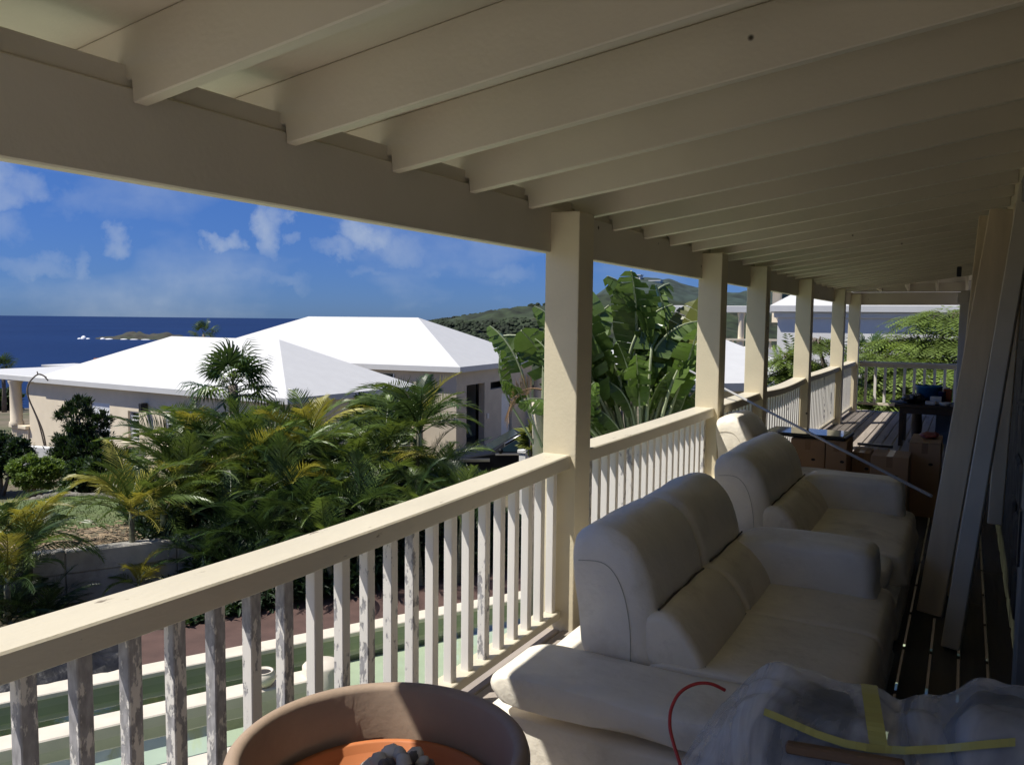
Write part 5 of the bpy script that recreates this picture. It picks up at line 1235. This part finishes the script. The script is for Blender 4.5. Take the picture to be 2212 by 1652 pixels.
tp_ = at(1368, 990, 13.0)
traveller('big traveller palm fan filling the gap between the first two posts', tp_, lv, YF, 0, 1.0, seed=3)
tp2 = at(1172, 945, 12.4)
traveller('paddle leaved plant with a dead brown frond left of the nearest post', tp2, [(-.55, .62, -.1, 'g'), (-.25, .74, 0, 'g'), (.0, .86, .0, 'g'), (.25, .8, 0, 'g'), (.5, .7, -.1, 'g'), (-.4, .5, -.3, 'g'), (.1, .6, -.3, 'g')], YF, 0, .92, seed=8)
p = at(1150, 862, 12.3); 
for o in [o for o in bpy.data.objects if o.name.startswith('traveller_palm')][-1:]:
    q = at(1168, 905, 12.3) - o.location
    f_ = link(FR['palmb'][2], 'dead_frond', o, at(1170, 842, 12.3) - o.location, rot_to(math.pi + YF - .15, .25, 1.0), (.34, .8, .8))
    g = G(); g.tube([tuple(at(1165, 1000, 12.3) - o.location), tuple(at(1163, 905, 12.3) - o.location), tuple(at(1160, 868, 12.3) - o.location)], [.10, .095, .08], 12); g.obj('pale_trunk', 'stucco2', o, smooth=True)

# feathery tree beyond the far railing
def spray(g, p, d, L_, rr, w=.035, n=9):
    side = d.cross(Vector((0, 0, 1)))
    if side.length < .01: side = Vector((1, 0, 0))
    side.normalize(); q = p.copy(); dd = d.copy()
    for i in range(n):
        dd = (dd + Vector((0, 0, -.10))).normalized(); q2 = q + dd * (L_ / n); l = L_ * .36 * math.sin(math.pi * (.15 + .8 * i / n))
        for s in (-1, 1):
            e = q2 + (side * s * .9 + dd * .45 + Vector((0, 0, -.12 + rr.uniform(-.1, .1)))).normalized() * l
            m_ = (q2 + e) / 2; v = dd * w * .5; g.add([q2, m_ + v, e, m_ - v], [(0, 1, 2, 3)])
        q = q2
def feather_tree(label, base, tips, n, L_, seed, trunk_h, mat='feather', cat='tree', w=.035):
    rr = random.Random(seed); base = Vector((base.x, base.y, zxy(base.x, base.y))); t = thing('feathery_tree', label, cat, base)
    g = G(); gl = G(); top = Vector((0, 0, trunk_h)); g.tube([(0, 0, -.1), (.1, .05, trunk_h * .5), tuple(top)], [.22, .17, .13], 10)
    for (c, r) in tips:
        c = c - base; mid = top.lerp(c, .5) + Vector((0, 0, .5)); g.tube(cat_pts([top, mid, c], 5), [.08, .075, .07, .06, .055, .05, .045, .04, .035, .03, .02][:11], 6)
        for k in range(int(n)):
            a = rr.uniform(0, 6.28); f = math.sqrt(rr.random()); p = c + Vector((math.cos(a) * r[0] * f, math.sin(a) * r[0] * f, r[1] * (1 - f * f) * rr.uniform(.2, 1) + rr.uniform(-.5, .15) * r[1]))
            d = Vector((math.cos(a) + rr.gauss(0, .5), math.sin(a) + rr.gauss(0, .5), rr.uniform(-.05, .45))).normalized(); spray(gl, p, d, L_ * rr.uniform(.7, 1.2), rr, w)
            if rr.random() < .16: g.tube([tuple(c), tuple(c.lerp(p, .6) + Vector((0, 0, .1))), tuple(p)], [.025, .016, .006], 4)
    g.obj('trunk', 'bark', t, smooth=True); gl.obj('foliage', mat, t); return t
D_ = 22.5; K = D_ / F_PX
tips = [(at(px, py, D_ + dz), (rx * K, ry * K)) for px, py, rx, ry, dz in [(2050, 690, 75, 26, 0), (1990, 745, 90, 28, .6), (2080, 745, 80, 26, -.6), (1930, 780, 80, 26, 0), (2030, 800, 100, 30, -.8), (1900, 830, 70, 26, .4), (1960, 845, 90, 30, -.6), (2060, 850, 90, 30, .4), (1880, 880, 80, 30, 0), (1990, 900, 100, 34, -.4), (2080, 905, 90, 34, .5), (2130, 790, 80, 30, 0), (1930, 930, 90, 30, 0), (2040, 945, 100, 30, .3)]]
feather_tree('feathery green tree beyond the far railing, hiding the white house', at(2000, 900, D_), tips, 190, .85, 4, 2.2, w=.055)
D2 = 17.5; K2 = D2 / F_PX
tips = [(at(px, py, D2), (rx * K2, ry * K2)) for px, py, rx, ry in [(1705, 778, 26, 14), (1765, 745, 26, 16), (1740, 800, 36, 16), (1790, 800, 30, 18), (1700, 812, 14, 8), (1815, 830, 30, 16), (1765, 835, 30, 14)]]
feather_tree('smaller feathery branches between the fourth and fifth posts', at(1800, 900, D2), tips, 90, .5, 9, 2.0, w=.045)

# bare vine on the corner of the beige house
v = thing('bare_vine', 'bare twisted vine stems climbing the beige house corner', 'vine', at(95, 962, 29.2))
vb_ = Vector(v.location)
def vpts(l, d=29.0): return [at(px, py, d) - vb_ for px, py in l]
g = G(); g.tube(cat_pts(vpts([(100, 968), (92, 930), (75, 890), (62, 860), (60, 835), (68, 820), (84, 808), (100, 815)])), .026, 6); g.obj('stem', 'bark', v, smooth=True)
g = G(); g.tube(cat_pts(vpts([(97, 968), (84, 915), (66, 870), (58, 845), (64, 826)], 29.1)), .024, 6); g.obj('stem', 'bark', v, smooth=True)
g = G(); g.tube(cat_pts(vpts([(84, 808), (95, 812), (104, 822)], 28.9)), .025, 5); g.tube(vpts([(82, 809), (80, 802)], 28.9), .02, 5); g.obj('twig', 'bark', v, smooth=True)
